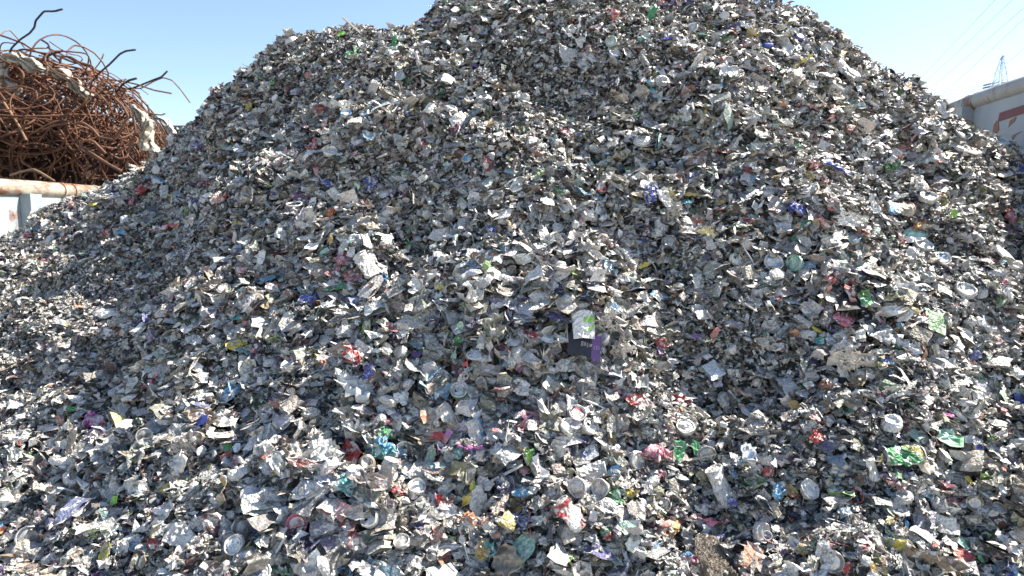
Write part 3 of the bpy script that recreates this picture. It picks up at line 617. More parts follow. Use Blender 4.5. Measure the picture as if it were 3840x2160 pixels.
    if kind == 'fibre_tuft':
        parts = []
        for i in range(150):
            a = rs.normal(0, 0.15, 3); d = rs.normal(0, 1, 3); d /= np.linalg.norm(d); k = rs.normal(0, 1, 3); C = [a + d * u * 0.32 + k * 0.05 * math.sin(u * 3) for u in np.linspace(-0.5, 0.5, 5) * 0.7]
            V = []; 
            for q in C: V += [q, q + np.array([0.012, 0.012, 0.02])]
            parts.append((np.array(V), grid(5, 2), []))
        A = flake(rs, 22, 7, 0.8, 0.34, 2.0, 0.4); parts.append((A[0] * 0.85 + rs.normal(0, 0.03, A[0].shape), A[1], A[2])); return single(kind, join(parts), 0.0, M_PLAIN, colr=np.clip(np.array(c1) * 0.6 + 0.3, 0, .8))
    raise ValueError(kind)

ITEMS = []
def I(kind, crop, X, Y, size, asp, roll, colour, label, opt=''): ITEMS.append((kind, crop, X, Y, size, asp, roll, colour, label, opt))
# --- lower middle
I('pouch','A',2100,265,200,.92,0,'white','white plastic pouch with lime green print standing above the purple card','p')
I('plastic_film','A',340,760,300,.6,-20,'white','large sheet of clear white film lying left of the round silver can ends')
I('can_bottom','A',628,500,120,.75,75,'pale','round white cup-like can bottom facing right below the crumpled lime foil')
I('crumpled_foil','A',425,300,110,.9,80,'lime/olive','crumpled lime and yellow foil above the white round can bottom')
I('crumpled_foil','A',425,400,90,.9,80,'yellow/olive','yellow crumpled scrap hanging directly under the lime foil')
I('plastic_ring','A',133,440,100,.65,0,'blue','thin blue plastic ring left of the red crumpled foil')
I('crumpled_foil','A',310,510,170,.7,-10,'red/pale','red and white crumpled foil right of the thin blue ring')
I('crumpled_foil','A',425,655,130,.8,60,'brown/blue','red brown and blue crumpled wrapper above the large clear film')
I('plastic_shred','A',790,510,90,.7,30,'purple','torn purple plastic piece right of the white round can bottom')
I('foil_strip','A',1150,420,260,.9,78,'green/mint','tall crinkled green foil strip standing in the middle of the heap')
I('metal_shred','A',1450,100,220,.55,8,'white/lilac','oval white lid with blue and maroon print, upper middle of the heap')
I('can_end','A',1140,780,150,.8,20,'silver/green','can end with open drinking hole and faint green print','hw')
I('can_bottom','A',1310,710,110,.8,10,'taupe','brownish can bottom with rings, just right of the red crumpled strip')
I('torn_strip','A',1200,590,170,.9,65,'red/pink','twisted red torn strip hanging below the green crinkled strip')
I('can_bottom','A',1025,935,110,.8,20,'beige','beige ringed can bottom on a crushed can above the blue dome cap')
I('crushed_can','A',1060,1000,190,.7,-50,'beige/silver','beige crushed can body directly under the beige ringed bottom')
I('can_bottom','A',700,1030,90,.85,70,'white','white open can neck beside the mauve torn strip')
I('torn_strip','A',560,1040,200,.5,-5,'pink/purple','mauve pink torn strip left of the white open can neck')
I('crumpled_foil','A',530,1165,180,.8,0,'green/grey','dark green crumpled disc of foil left of the red shred')
I('plastic_shred','A',960,1160,110,.8,0,'red','deep red plastic shred left of the salmon and mauve card')
I('printed_card','A',1035,1180,130,.8,60,'salmon','small tilted card, mauve above and salmon below, beside the pale disc','s')
I('metal_shred','A',1150,1120,140,.9,90,'lilac','pale mauve round disc standing beside the crumpled bluish can')
I('crushed_can','A',1270,1150,200,.8,-65,'sky/pale','upright crumpled pale blue can right of the mauve disc')
I('bottle_top','A',1190,1050,75,.6,0,'blue','blue dome cap above the mauve disc')
I('can_end','A',2045,970,150,.75,-12,'pale/red','can end with blue and red print above two white can ends','n')
I('can_end','A',1985,1075,150,.7,-40,'white','left one of the two white can ends under the printed end','nw')
I('can_end','A',2150,1075,150,.65,-40,'white','right one of the two white can ends, with opened slot','h')
I('metal_shred','A',1620,760,160,.85,0,'pale','large creased silver flap above the middle of the crushed cluster')
I('can_bottom','A',2240,360,110,.85,60,'silver','silver can bottom peering out right of the purple card')
I('crumpled_foil','A',1540,560,120,.8,80,'orange/white','white foil with an orange tip in the middle of the heap')
I('torn_strip','A',2395,800,130,.7,-40,'maroon/pink','mauve red torn strip at the right end of the tall middle lump')
I('can_bottom','A',2360,940,90,.8,-60,'taupe','small brown-ringed can bottom below the mauve red strip')
I('crumpled_foil','A',2500,860,150,.7,-20,'red/pale','red and silver crumpled foil right of the brown-ringed can bottom')
I('plastic_tube','A',2160,890,240,.5,-30,'pale','thin white tube lying diagonally across the shreds above the two white ends')
I('plastic_tube','A',2252,850,110,.9,85,'pale','short upright white tube crossing the long diagonal one')
I('fibre_tuft','A',2370,460,170,.8,0,'beige','tuft of beige fibres right of the purple card')
I('fibre_tuft','A',2270,230,220,.8,0,'beige','large pale fluffy tuft right of the white and lime pouch')
I('crumpled_foil','A',240,340,150,.8,0,'pale','pale crumpled foil left of the yellow scrap')
I('foil_strip','A',1410,440,220,.9,85,'silver','long silver strip hanging upright, right of the tall green strip')
I('metal_shred','A',1960,570,150,.8,0,'silver/pale','rounded creased silver lid below and left of the purple card')
I('metal_shred','A',1660,340,130,.5,5,'white/red','white boat-shaped shred with red edge, left of the pouch')
I('crumpled_foil','A',1860,620,90,.7,-20,'pale','small crumpled pale foil knot at the left of the rounded lid')
I('metal_shred','A',100,1040,150,.6,10,'silver','flat silver shard at the left of the mauve strip')
I('crumpled_foil','A',490,880,110,.75,10,'brown','brown crumpled rosette above the mauve strip')
I('can_bottom','A',60,955,80,.9,0,'dark','small dark can bottom with bright centre, far left of the brown rosette')
# --- bottom middle
I('can_bottom','D',378,600,140,.85,-30,'taupe','big ringed brown grey can bottom facing the camera, left of the bar code tin')
I('crumpled_foil','D',505,505,210,.8,10,'sky/teal','bright blue crumpled foil, the largest of the bottom middle')
I('metal_shred','D',270,500,230,.75,70,'white/red','tall white shred with red and blue print left of the bright blue foil')
I('crumpled_foil','D',230,730,190,.8,0,'teal/pale','teal crumpled foil below the white and red shred')
I('crushed_can','D',525,690,210,.85,75,'grey/silver','upright grey crushed can right of the big ringed bottom')
I('crushed_can','D',770,630,250,.7,0,'sky/silver','pale blue and silver crushed can lying level right of the grey one')
I('can_end','D',770,755,150,.6,-10,'white','white can end facing up just below the pale blue crushed can','n')
I('metal_strap','D',375,790,330,.9,-75,'dark','long dark bent lever hanging below the ringed can bottom')
I('can_end','D',405,975,160,.65,30,'pale','can end with open hole below the long dark lever','h')
I('metal_shred','D',1280,880,200,.9,-60,'white','bright white smooth can end, biggest and brightest at the bottom middle')
I('metal_shred','D',1330,700,140,.85,30,'pale/silver','bent pale lid standing just above the bright white one')
I('foil_strip','D',1170,850,260,.8,60,'green/yellow','long green and yellow crumpled strip left of the bright white lid')
I('crumpled_foil','D',1520,720,190,.85,-40,'navy/silver','navy and silver crumpled can with stripes under the long grey stick')
I('stick','D',1510,610,250,.6,27,'silver','long grey straight stick sloping up to the right over the navy can')
I('torn_strip','D',1840,690,330,.8,-55,'pale','long pale torn strip with an orange stain running down to the right')
I('plastic_shred','D',1590,920,150,.7,30,'gold/brown','golden brown torn packet below the long pale strip')
I('metal_shred','D',1700,820,170,.45,20,'sky/silver','scalloped silver blue sheet right of the navy can')
I('crushed_can','D',2020,960,230,.8,-55,'white/red','white crushed can with red marks leaning to the left')
I('can_end','D',2060,795,170,.85,80,'silver/grey','left of two shiny dented can ends standing side by side','n')
I('can_end','D',2225,795,160,.85,80,'silver/grey','right of two shiny dented can ends standing side by side','n')
I('crumpled_foil','D',2330,860,140,.9,80,'green','dark green foil hanging right of the two dented can ends')
I('crushed_can','D',2145,640,200,.75,10,'silver','shiny squared crushed can above the two dented can ends')
I('metal_shred','D',2070,500,190,.7,0,'grey','grey tin with dotted mesh pressed into it, above the squared can')
I('can_end','D',2530,520,150,.8,-70,'pale','oval pale can end at the right edge of the bottom lump','n')
I('crumpled_foil','D',2450,825,110,.4,10,'yellow','yellow folded wrapper right of the dark green foil')
I('plastic_tube','D',1190,1270,170,.9,-75,'pale','white tube standing upright among the scrap at the bottom')
I('plastic_film','D',1530,1290,300,.8,60,'beige','broad beige white film rag at the very bottom, centre')
I('metal_shred','D',1660,1210,240,.7,40,'mint','pale greenish flat sheet at the bottom, right of the beige rag')
I('crumpled_foil','D',1340,1210,180,.85,60,'teal/gold','teal and gold patterned crumpled can at the bottom')
I('crumpled_foil','D',270,1150,190,.7,-10,'red/pale','red and white crumpled foil low at the bottom left of centre')
I('can_end','D',640,1180,140,.5,10,'silver/grey','shiny can end tilted up, bottom left of centre','n')
I('plastic_shred','D',610,1090,120,.8,60,'beige','beige triangular torn shred pointing down above the shiny tilted end')
I('crumpled_foil','D',960,1110,120,.8,60,'salmon','salmon pink crumpled shred left of the hanging white rag')
I('foil_strip','D',1160,1150,200,.85,-70,'silver','silver hanging sheet beside the salmon shred')
I('crumpled_foil','D',1190,1010,150,.9,70,'orange/white','orange and white crumpled foil under the bright white lid')
I('plastic_ring','D',200,1430,140,.4,5,'sky','light blue plastic ring at the very bottom edge')
I('crumpled_foil','D',1130,480,100,.9,75,'teal','small emerald foil scrap beside the magenta ribbon')
I('torn_strip','D',1240,435,180,.25,-3,'magenta','bright magenta ribbon lying under the upright pale blue can')
I('metal_shred','D',920,490,150,.9,60,'mint/beige','pale green printed sheet standing left of the emerald scrap')
I('crumpled_foil','D',1660,480,120,.85,-70,'green/lime','bright green curled foil right of the dark shreds')
I('crumpled_foil','D',1610,410,80,.6,0,'orange/gold','orange and gold scrap just above the bright green curl')
I('plastic_shred','D',2330,340,80,.8,0,'olive/brown','brown stained round patch on the pale lump at the right')
I('crumpled_foil','D',1840,1150,90,.8,0,'white','small white crumpled ball near the bottom')
I('crumpled_foil','D',2280,1110,110,.9,85,'green/red','green and red crumpled foil low at the right of centre')
I('plastic_shred','D',2010,1280,60,.8,0,'lime','small lime green scrap at the bottom')
I('can_bottom','D',860,1290,130,.75,0,'dark','dark ringed can bottom in the shadows at the bottom')
I('crumpled_foil','D',1000,900,150,.6,-40,'red/pale','white can piece with red edge left of the green and yellow strip')
I('crumpled_foil','D',595,790,90,.8,-30,'red','small crumpled red foil below the grey crushed can')
# --- bottom left
I('can_end','C',1690,1130,170,.75,-70,'taupe/silver','large can end with pull tab standing upright, bottom left')
I('metal_shred','C',1530,1110,170,.85,-60,'pale/maroon','creased lid with a maroon patch left of the upright can end with tab')
I('can_end','C',2035,1115,155,.9,0,'pink/salmon','round pink red can end right of the upright can end with tab','n')
I('can_end','C',1600,1285,145,.8,20,'white','smooth white round can end below the upright can end with tab','n')
I('metal_shred','C',1260,1170,190,.85,20,'silver/pale','large creased silver lid at the bottom left')
I('metal_shred','C',1380,1100,130,.9,90,'grey/silver','dull green grey crumpled lid behind the large creased lid')
I('can_end','C',255,1190,160,.8,-80,'pale/silver','shiny silver can end standing upright near the left edge','n')
I('crumpled_foil','C',1085,1215,90,.7,-20,'red','glossy small red foil left of the large creased lid')
I('can_end','C',1085,945,110,.6,0,'dark','dark can end lying flat above the bottom left lids','n')
I('can_bottom','C',1350,550,100,.85,-20,'taupe','ringed can bottom left of the cream scrap, lower left')
I('metal_shred','C',1510,440,190,.5,5,'white','bright white scoop-shaped lid, lower left of the heap')
I('plastic_shred','C',1370,440,100,.8,50,'blue','blue torn triangle just left of the white scoop-shaped lid')
I('can_end','C',1000,530,110,.85,-80,'silver/grey','oval silver lid standing on edge left of the ringed bottom','n')
I('crumpled_foil','C',660,440,150,.75,0,'pink/magenta','bright pink crumpled wrapper at the lower left')
I('crumpled_foil','C',445,410,80,.9,80,'salmon','salmon red shred left of the bright pink wrapper')
I('metal_shred','C',540,560,150,.8,60,'beige','beige lid with dark hole at the lower left')
I('plastic_film','C',1210,740,190,.85,70,'white','white wrapped packet standing upright, lower left')
I('foil_strip','C',1530,920,260,.85,70,'gold/beige','long golden beige wrapper strip hanging above the lids')
I('foil_strip','C',1580,750,180,.8,60,'pink/silver','silver foil with pink print just above the golden strip')
I('plastic_shred','C',828,955,75,.9,65,'lime','vivid lime green shred, lower left')
I('stick','C',100,1020,190,.8,-40,'pale','white stick sloping down right at the left edge')
I('plastic_shred','C',865,610,140,.5,-10,'dark','dark grey flat plate, lower left')
I('torn_strip','C',1070,145,130,.6,45,'red/pink','thin red strip sloping up right on the left flank')
I('plastic_shred','C',520,330,50,.8,0,'green','small bright green scrap on the left flank')
I('crumpled_foil','C',350,715,80,.8,20,'salmon/red','small salmon red cup at the left')
I('crumpled_foil','C',765,640,60,.9,0,'yellow','small yellow lump below the dark flat plate')
I('crumpled_foil','C',850,850,150,.8,65,'silver/pale','silver crumpled strip standing upright left of the lime shred')
I('crumpled_foil','C',920,1260,170,.7,15,'sky/pale','crumpled foil with light blue print at the bottom left')
I('plastic_shred','C',760,1300,110,.8,45,'yellow/olive','yellow torn shred at the bottom left beneath the blue printed foil')
I('crushed_can','C',340,1310,230,.7,-20,'beige/grey','rusty beige crushed tin in the bottom left corner')
I('plastic_shred','C',50,1150,100,.8,0,'orange/sky','orange and light blue wrapper at the left edge')
I('stick','C',1910,1270,170,.85,60,'pale','cream stick standing slanted below the round pink can end')
I('crumpled_foil','C',2130,870,170,.6,30,'blue/pale','blue and white crumpled can lid, lower left of centre')
I('metal_shred','C',1880,520,170,.7,-40,'white','white triangular sheet with curled edge, lower left of centre')
I('fibre_tuft','C',1270,600,190,.7,-20,'taupe','grey beige fluff left of the small green scrap, lower left')
I('plastic_shred','C',1560,590,55,.9,0,'green','bright green square scrap beside the grey beige fluff')
I('crumpled_foil','C',1910,260,110,.7,10,'navy/blue','dark blue crumpled wrapper left of the large clear film')
I('crumpled_foil','C',1570,250,160,.7,20,'sky/pale','pale blue crumpled film left of the dark blue wrapper')
I('can_bottom','C',2460,740,90,.85,-20,'taupe','second ringed can bottom nearer the centre, beside the teal foil','')
I('metal_shred','C',1160,1060,160,.6,45,'silver','folded silver sheet left of the dull green lid')
I('metal_shred','C',2070,705,150,.5,-15,'white/maroon','white boat-shaped lid with maroon edge, lower left of centre')
# --- bottom right
I('can_end','E',1520,1340,190,.9,80,'grey/silver','large shiny can end with dark groove at the bottom right')
I('crumpled_foil','E',1615,1380,90,.9,80,'maroon/red','maroon crumpled edge hugging the large shiny can end')
I('can_end','E',305,265,160,.6,-5,'pale','can end with pull tab facing up above the dark green triangle')
I('plastic_shred','E',265,430,140,.9,-60,'green','dark green glossy triangle below the can end with tab')
I('plastic_shred','E',410,430,110,.9,-50,'green','second dark green shard just right of the green triangle')
I('stick','E',420,505,240,.4,14,'beige','tan wooden stick lying level below the dark green shards')
I('crumpled_foil','E',90,470,190,.7,-20,'maroon/pink','dull red rounded can with silver ring at left of the tan stick')
I('can_end','E',1330,730,170,.8,-30,'pale','shiny round can end with red lower edge, right of the teal foil','n')
I('crumpled_foil','E',1065,760,120,.85,-60,'sky/teal','teal blue crumpled foil left of the shiny round can end')
I('plastic_shred','E',1170,740,140,.8,-45,'olive/brown','olive curved shell between the teal foil and the shiny can end')
I('crumpled_foil','E',990,600,90,.9,85,'red','upright red shred above the teal foil')
I('plastic_ring','E',1725,815,100,.85,70,'red','curved red plastic piece right of centre, lower right')
I('torn_strip','E',540,975,260,.4,-8,'red/pink','long red wrapper lying level above the soil clump')
I('crumpled_foil','E',735,850,80,.9,65,'blue','small bright blue curl right of the crumpled silver lump')
I('crushed_can','E',650,720,260,.8,-65,'silver/pale','crumpled silver can lump left of the small blue curl')
I('stick','E',800,1120,240,.5,30,'beige','flat grey beige wooden slat right of the soil clump')
I('can_end','E',960,1110,170,.85,-70,'pale/silver','white round can end with inner ring right of the wooden slat','n')
I('plastic_shred','E',1270,115,100,.9,20,'gold','golden yellow torn piece in the grey hollow at the right')
I('crumpled_foil','E',1380,325,100,.8,-20,'red','red crumpled foil in the grey hollow left of the navy sheet')
I('plastic_shred','E',1450,390,120,.85,50,'navy','navy blue torn sheet right of the red foil in the grey hollow')
I('crumpled_foil','E',270,50,150,.5,-15,'red/white','red and white folded packet above the can end with tab')
I('crumpled_foil','E',180,1060,150,.7,-10,'orange/gold','orange brown bottle piece left of the soil clump')
I('plastic_film','E',330,1200,190,.85,-60,'grey','grey translucent cup shell left of the soil clump')
I('crumpled_foil','E',350,1330,120,.8,20,'sky/pink','blue and pink scrap at the foot of the soil clump')
I('plastic_shred','E',1800,1370,100,.8,-60,'gold','golden shred at the bottom right of the large can end')
I('metal_strap','E',1325,980,150,.9,75,'dark','upright dark rectangular plate, lower right')
I('crumpled_foil','E',1100,690,60,.8,0,'pale','pale scrap touching the top of the olive shell')
I('plastic_ring','E',1000,1140,70,.9,0,'silver','small silver ring lying on the white round can end')
I('crushed_can','M',560,590,150,.8,-70,'pale/grey','open-mouthed pale can end-on, left of the yellow band')
I('crushed_can','M',740,500,260,.6,0,'green/olive','green crushed can lying level right of the yellow band')
I('torn_strip','M',615,510,80,.9,70,'yellow','yellow band round the mouth of the green crushed can')
I('plastic_shred','M',930,540,230,.6,-38,'beige','large beige sheet sloping right of the green crushed can')
I('plastic_film','M',1320,350,120,.8,-10,'white','white film scrap just above the royal blue scrap')
I('crumpled_foil','M',1360,400,100,.8,-20,'blue','royal blue glossy scrap on white film at the right')
I('plastic_shred','M',1080,340,200,.5,10,'green/mint','green torn sheet left of the royal blue scrap')
I('plastic_shred','M',1755,70,110,.9,85,'navy/blue','slate blue plate at the right edge of the photo')
I('bottle_top','M',1605,190,45,.8,0,'maroon','small maroon cap at the right edge')
I('plastic_shred','M',1680,670,110,.7,-20,'gold/orange','orange gold torn sheet at the right edge')
I('plastic_shred','M',1365,710,70,.8,-50,'yellow','small yellow rectangle, lower right')
I('can_end','M',1390,865,130,.9,80,'taupe/silver','round can end with curled ring at the lower right','n')
I('crumpled_foil','M',1040,890,190,.7,-30,'silver','large wrinkled silver lid left of the curled-ring end')
I('crumpled_foil','M',1190,830,110,.5,0,'maroon/pink','dull maroon flattened can above the wrinkled lid')
I('plastic_shred','M',1260,1320,140,.6,10,'salmon/red','salmon red torn plastic in the bottom right corner')
I('plastic_shred','M',1275,1230,130,.6,-35,'mint/green','mint green shred above the salmon plastic')
I('plastic_shred','M',1400,1330,60,.8,-50,'green','small vivid green scrap right of the salmon plastic')
I('bottle_top','M',800,1320,75,.85,0,'teal','emerald round cap at the bottom right')
I('plastic_shred','M',770,1240,120,.85,80,'gold/yellow','yellow ochre torn piece above the emerald cap')
I('crumpled_foil','M',1640,1400,110,.8,-40,'blue/sky','bright blue and white scrap at the bottom right edge')
I('plastic_shred','M',1120,145,60,.5,-10,'magenta','small magenta fold, right side')
I('metal_shred','M',1500,240,150,.4,-15,'white','clean white smooth blade at the right side')
I('plastic_shred','M',800,1030,60,.9,-70,'sky','small light blue pointed shard, lower right')
# --- right middle
I('can_end','B',870,170,130,.95,0,'silver/sky','large round creased can end, the right middle of the heap','n')
I('can_end','B',1015,180,120,.55,75,'mint','narrow can end with eight-shaped ring right of the creased one')
I('can_end','B',625,145,85,.85,-60,'pale','pale can end with dark open hole left of the large creased end','hn')
I('can_end','B',1995,155,105,.85,0,'silver/sky','smooth bluish round can end at the right','n')
I('can_end','B',2140,355,130,.7,0,'pale/silver','flat can end with crossed pattern below the smooth bluish one','n')
I('plastic_tube','B',700,110,130,.8,-65,'silver','bent grey tube between the holed end and the large creased end','c')
I('metal_shred','B',130,400,120,.55,-25,'sky/white','white and light blue oval leaf left in the grey hollow')
I('crumpled_foil','B',1390,370,110,.8,-40,'red/maroon','bright red foil at the top of the dark mound, right')
I('crumpled_foil','B',1460,405,110,.7,-20,'lime/green','lime and green foil right of the bright red one')
I('torn_strip','B',1230,400,130,.8,60,'gold/salmon','ochre and pink torn wrapper left of the bright red foil')
I('crumpled_foil','B',1330,545,110,.7,-15,'maroon/pink','raspberry red crumpled foil under the dark mound')
I('dark_sheet','B',1380,450,260,.6,-10,'black','black rubbery sheet making the dark mound at right')
I('can_bottom','B',1460,515,80,.85,20,'black','black ringed disc low in the dark mound')
I('plastic_film','B',1550,650,190,.8,-20,'silver','grey clear film bag below the dark mound')
I('plastic_shred','B',1680,715,60,.6,0,'green','small green scrap right of the grey film bag')
I('plastic_shred','B',1175,610,70,.5,-30,'yellow','small yellow curl left under the dark mound')
I('metal_shred','B',1340,905,110,.85,-60,'pale','white pointed blade hanging below the fluff, right')
I('fibre_tuft','B',1360,820,200,.6,20,'beige','wispy pale fluff above the white pointed blade')
I('crumpled_foil','B',1610,820,70,.6,-20,'sky/blue','small light blue tab on the right slope')
I('crumpled_foil','B',1580,845,80,.6,0,'gold/olive','olive gold scrap under the light blue tab')
I('plastic_shred','B',375,645,50,.6,0,'purple','small violet scrap in the upper grey hollow')
I('plastic_shred','B',490,625,60,.8,50,'salmon','salmon triangle right of the violet scrap')
I('plastic_shred','B',1075,1000,35,.9,0,'green','tiny bright green dot in the lower grey hollow')
I('plastic_shred','B',1190,685,70,.8,20,'mint/teal','mint torn scrap in the middle of the grey hollow')
I('metal_shred','B',1780,115,100,.8,30,'white','white fluted fan-shaped shell at the right')
I('crumpled_foil','B',1570,120,160,.6,-5,'grey/dark','grey boxy crushed can left of the white fluted shell')
I('metal_shred','B',370,310,100,.8,-60,'white','white curled lid with ring, upper grey hollow')
I('crumpled_foil','B',1260,285,80,.7,0,'pink/red','pink red foil on the bright ledge at right')
I('plastic_shred','B',1645,470,180,.6,15,'beige/pale','beige torn card right of the dark mound')
I('plastic_shred','B',1710,510,100,.8,60,'silver','pale grey flap hanging from the beige card')
I('crumpled_foil','B',90,700,90,.9,80,'red/maroon','dark red shreds at the left rim of the grey hollow')
I('crumpled_foil','B',1540,1340,60,.7,0,'dark','small black knot under the green sheet')
# --- upper right
I('can_end','L',1210,155,130,.9,-65,'silver/pale','large clear silver can end at the right crest beside the container','n')
I('crumpled_foil','L',1315,155,90,.7,-10,'yellow/lime','yellow crumpled can at the crest beside the container')
I('can_end','L',1775,465,125,.75,-10,'silver/sky','shiny can end close to the container wall','n')
I('can_end','L',1430,395,140,.75,-15,'silver/sky','silver lid left of the teal patch under the container','n')
I('crumpled_foil','L',1520,420,110,.8,-60,'teal','dull teal crumpled foil right of the silver lid')
I('dark_sheet','L',1440,560,290,.55,-15,'black','large black sheet folded in a hollow at upper right')
I('torn_strip','L',1440,510,150,.8,-55,'pale','white bent strip crossing the top of the large black sheet')
I('torn_strip','L',1480,630,160,.5,25,'beige','grey twisted strip at the foot of the large black sheet')
I('crumpled_foil','L',780,710,130,.4,5,'green','vivid green foil on the upper right slope')
I('fibre_tuft','L',800,590,130,.5,8,'orange','orange frayed fibres above the vivid green foil')
I('crumpled_foil','L',985,510,90,.85,-70,'maroon','dark red curled foil right of the orange fibres')
I('metal_shred','L',1050,620,160,.8,40,'grey/silver','grey folded lid right of the orange fibres')
I('crumpled_foil','L',1165,600,140,.7,-10,'white/red','white crushed can with small red print right of the folded lid')
I('plastic_shred','L',250,715,220,.4,-30,'blue','long blue curved strip on the upper right slope')
I('crumpled_foil','L',60,690,130,.6,-10,'maroon/red','maroon crushed can left of the long blue strip')
I('crumpled_foil','L',180,900,110,.5,0,'green/teal','green oval foil cup below the long blue strip')
I('crumpled_foil','L',1920,730,130,.4,5,'blue','blue and white packet near the right edge below the container')
I('metal_shred','L',1790,755,150,.4,8,'white','white packet half joined to the blue one at right edge')
I('fibre_tuft','L',1770,670,90,.8,0,'beige','cream tuft on top of the white packet')
I('can_end','L',1460,1055,110,.7,-5,'pale','round cap-like end with dark ring and bright centre at right')
I('can_end','L',1120,985,150,.6,5,'white/pale','bright white round lid above the cap-like ringed end','n')
I('crumpled_foil','L',1845,1140,130,.85,-60,'red/pink','large red crumpled foil near the right edge')
I('crumpled_foil','L',985,1060,90,.9,-55,'red','red folded foil right of the pale blue crumpled can')
I('crushed_can','L',820,1080,190,.75,-5,'sky/beige','pale blue and beige crumpled can, upper right slope')
I('torn_strip','L',700,1100,210,.6,-45,'brown/taupe','brown and orange sheet sloping left of the pale blue can')
I('crumpled_foil','L',1260,1030,80,.9,80,'yellow/olive','yellow scrap left of the cap-like ringed end')
I('plastic_shred','L',1345,1110,70,.9,85,'lime','lime green sliver below the cap-like ringed end')
I('crumpled_foil','L',1070,1225,110,.8,-20,'gold/red','red and gold round print on a crumpled can, right')
I('plastic_shred','L',990,1310,230,.6,10,'pale/mint','pale mint sheet under the gold and red print')
I('can_end','L',400,1320,140,.6,10,'sky/pale','pale bluish lid low on the upper right slope','n')
I('can_end','L',1070,1405,170,.7,-10,'pale/silver','shiny silver lid at the right below the mint sheet','n')
I('crumpled_foil','L',860,1340,90,.8,-60,'maroon/red','dark red foil left of the mint sheet')
I('crumpled_foil','L',1970,1190,100,.7,0,'olive','olive green moss-like tuft at the right edge')
I('crumpled_foil','L',25,1090,80,.6,-10,'blue','deep blue crumpled foil above the long maroon scraps, upper right')
I('metal_shred','L',1000,315,70,.7,0,'white','clean white flap high on the right slope')
I('metal_shred','L',1145,295,70,.7,10,'pale','second clean flap right of the white one, high on right slope')
I('crumpled_foil','L',850,85,100,.8,-45,'white','white glossy curled foil near the right crest')
I('plastic_tube','L',170,140,180,.8,-50,'beige','pale straight rod sloping down right near the crest')
# --- top and upper middle
I('can_end','G',615,365,90,.9,80,'mint/silver','mint rimmed can end near the top, right of the white knot')
I('can_end','G',650,460,85,.8,-10,'silver/sky','silver can end directly below the mint rimmed one','n')
I('can_end','G',1255,265,90,.85,60,'pale/silver','silver can end near the top right of the heap','n')
I('plastic_film','G',385,350,100,.9,60,'white','bright white knotted film with green tip near the top')
I('torn_strip','G',290,325,140,.7,-35,'white','white tail sticking out left of the knotted film')
I('torn_strip','G',360,245,110,.9,80,'pale','white tail standing up from the knotted film')
I('plastic_shred','G',945,155,110,.85,60,'green','dark green oval lid near the top')
I('crumpled_foil','G',610,145,100,.7,0,'red','red crumpled foil near the top left of the dark green lid')
I('crumpled_foil','G',1020,65,65,.9,0,'salmon','coral red round foil close to the summit')
I('plastic_shred','G',1235,45,100,.85,-60,'navy','dark blue lid at the summit')
I('plastic_shred','G',1340,325,90,.4,-8,'green','green flat leaf-shaped shred below the top right lids')
I('bottle_top','G',2110,330,60,.8,-20,'blue','royal blue cap near the top right edge')
I('bottle_top','G',1855,395,70,.5,0,'blue','blue cap lying flat left of the royal blue cap')
I('torn_strip','G',1960,395,80,.4,5,'blue','dark blue strip right of the flat blue cap')
I('torn_strip','G',2150,540,130,.6,35,'yellow','bent yellow strip on the upper right slope')
I('metal_shred','G',2265,560,120,.4,0,'sky/white','pale blue blade just right of the bent yellow strip')
I('crumpled_foil','G',1735,295,90,.9,75,'yellow/gold','yellow foil hanging near the top right')
I('plastic_film','G',1690,260,120,.8,-20,'white','white film left of the hanging yellow foil')
I('torn_strip','G',2010,215,80,.5,-20,'gold','small golden strip near the right crest')
I('torn_strip','G',945,780,150,.85,-65,'sky/teal','long turquoise ribbon hanging on the upper slope')
I('can_bottom','G',955,685,90,.7,-40,'grey','grey lid with rings directly above the turquoise ribbon')
I('torn_strip','G',1495,730,90,.9,80,'sky/pale','small blue and white strip right of the turquoise ribbon')
I('torn_strip','G',1365,930,110,.9,75,'lime/olive','curly yellow green ribbon, upper middle slope')
I('crushed_can','G',2455,600,170,.8,-45,'pale/grey','dented metal cup tipped open near the upper right slope')
I('crumpled_foil','G',865,345,70,.7,10,'teal','turquoise foil right of the mint rimmed can end')
I('crumpled_foil','G',1715,380,110,.6,20,'pink/taupe','dusty pink fan-like foil, top right')
I('plastic_shred','G',1070,345,80,.5,10,'blue','blue curled shred above the ringed can bottoms near the top')
I('can_bottom','G',1115,390,65,.9,0,'taupe','small ringed can bottom near the top below the blue shred')
I('metal_shred','G',2095,1205,80,.5,10,'green','green torn foil, right of the upper slope')
I('crumpled_foil','G',1305,1390,60,.8,0,'green','bright green knot in the upper middle')
I('crumpled_foil','G',765,1390,55,.7,-20,'lime','lime green fold left of the bright green knot')
I('metal_shred','G',1515,1240,80,.6,0,'maroon/orange','maroon and orange shred, upper middle')
I('metal_shred','G',2195,1370,100,.7,10,'maroon','maroon printed lid, upper right middle')
I('crumpled_foil','G',225,1095,65,.7,-20,'pink','pink foil left of the upper middle hollow')
I('plastic_tube','G',1120,1170,90,.9,75,'pale','thin white curved strip standing in the upper middle hollow','c')
I('plastic_shred','F',1470,365,70,.9,88,'green','vivid green upright shred near the upper left crest')
I('can_end','F',1520,335,70,.8,20,'silver','small silver lid right of the vivid green upright shred','n')
I('plastic_shred','F',1050,310,70,.7,20,'lime','lime lid on the left summit lump')
I('stick','F',1155,285,210,.85,-42,'taupe','long grey stick sloping down right across the left summit lump')
I('crumpled_foil','F',1710,188,55,.7,0,'red','small red round foil on the crest between the two summits')
I('crumpled_foil','F',1165,475,110,.7,-10,'green','dark green crumpled can below the left summit')
I('crumpled_foil','F',510,685,55,.8,40,'lime/green','lime green curled scrap high on the left slope')
I('crumpled_foil','F',185,695,60,.9,-60,'red','red bent scrap at the left crest')
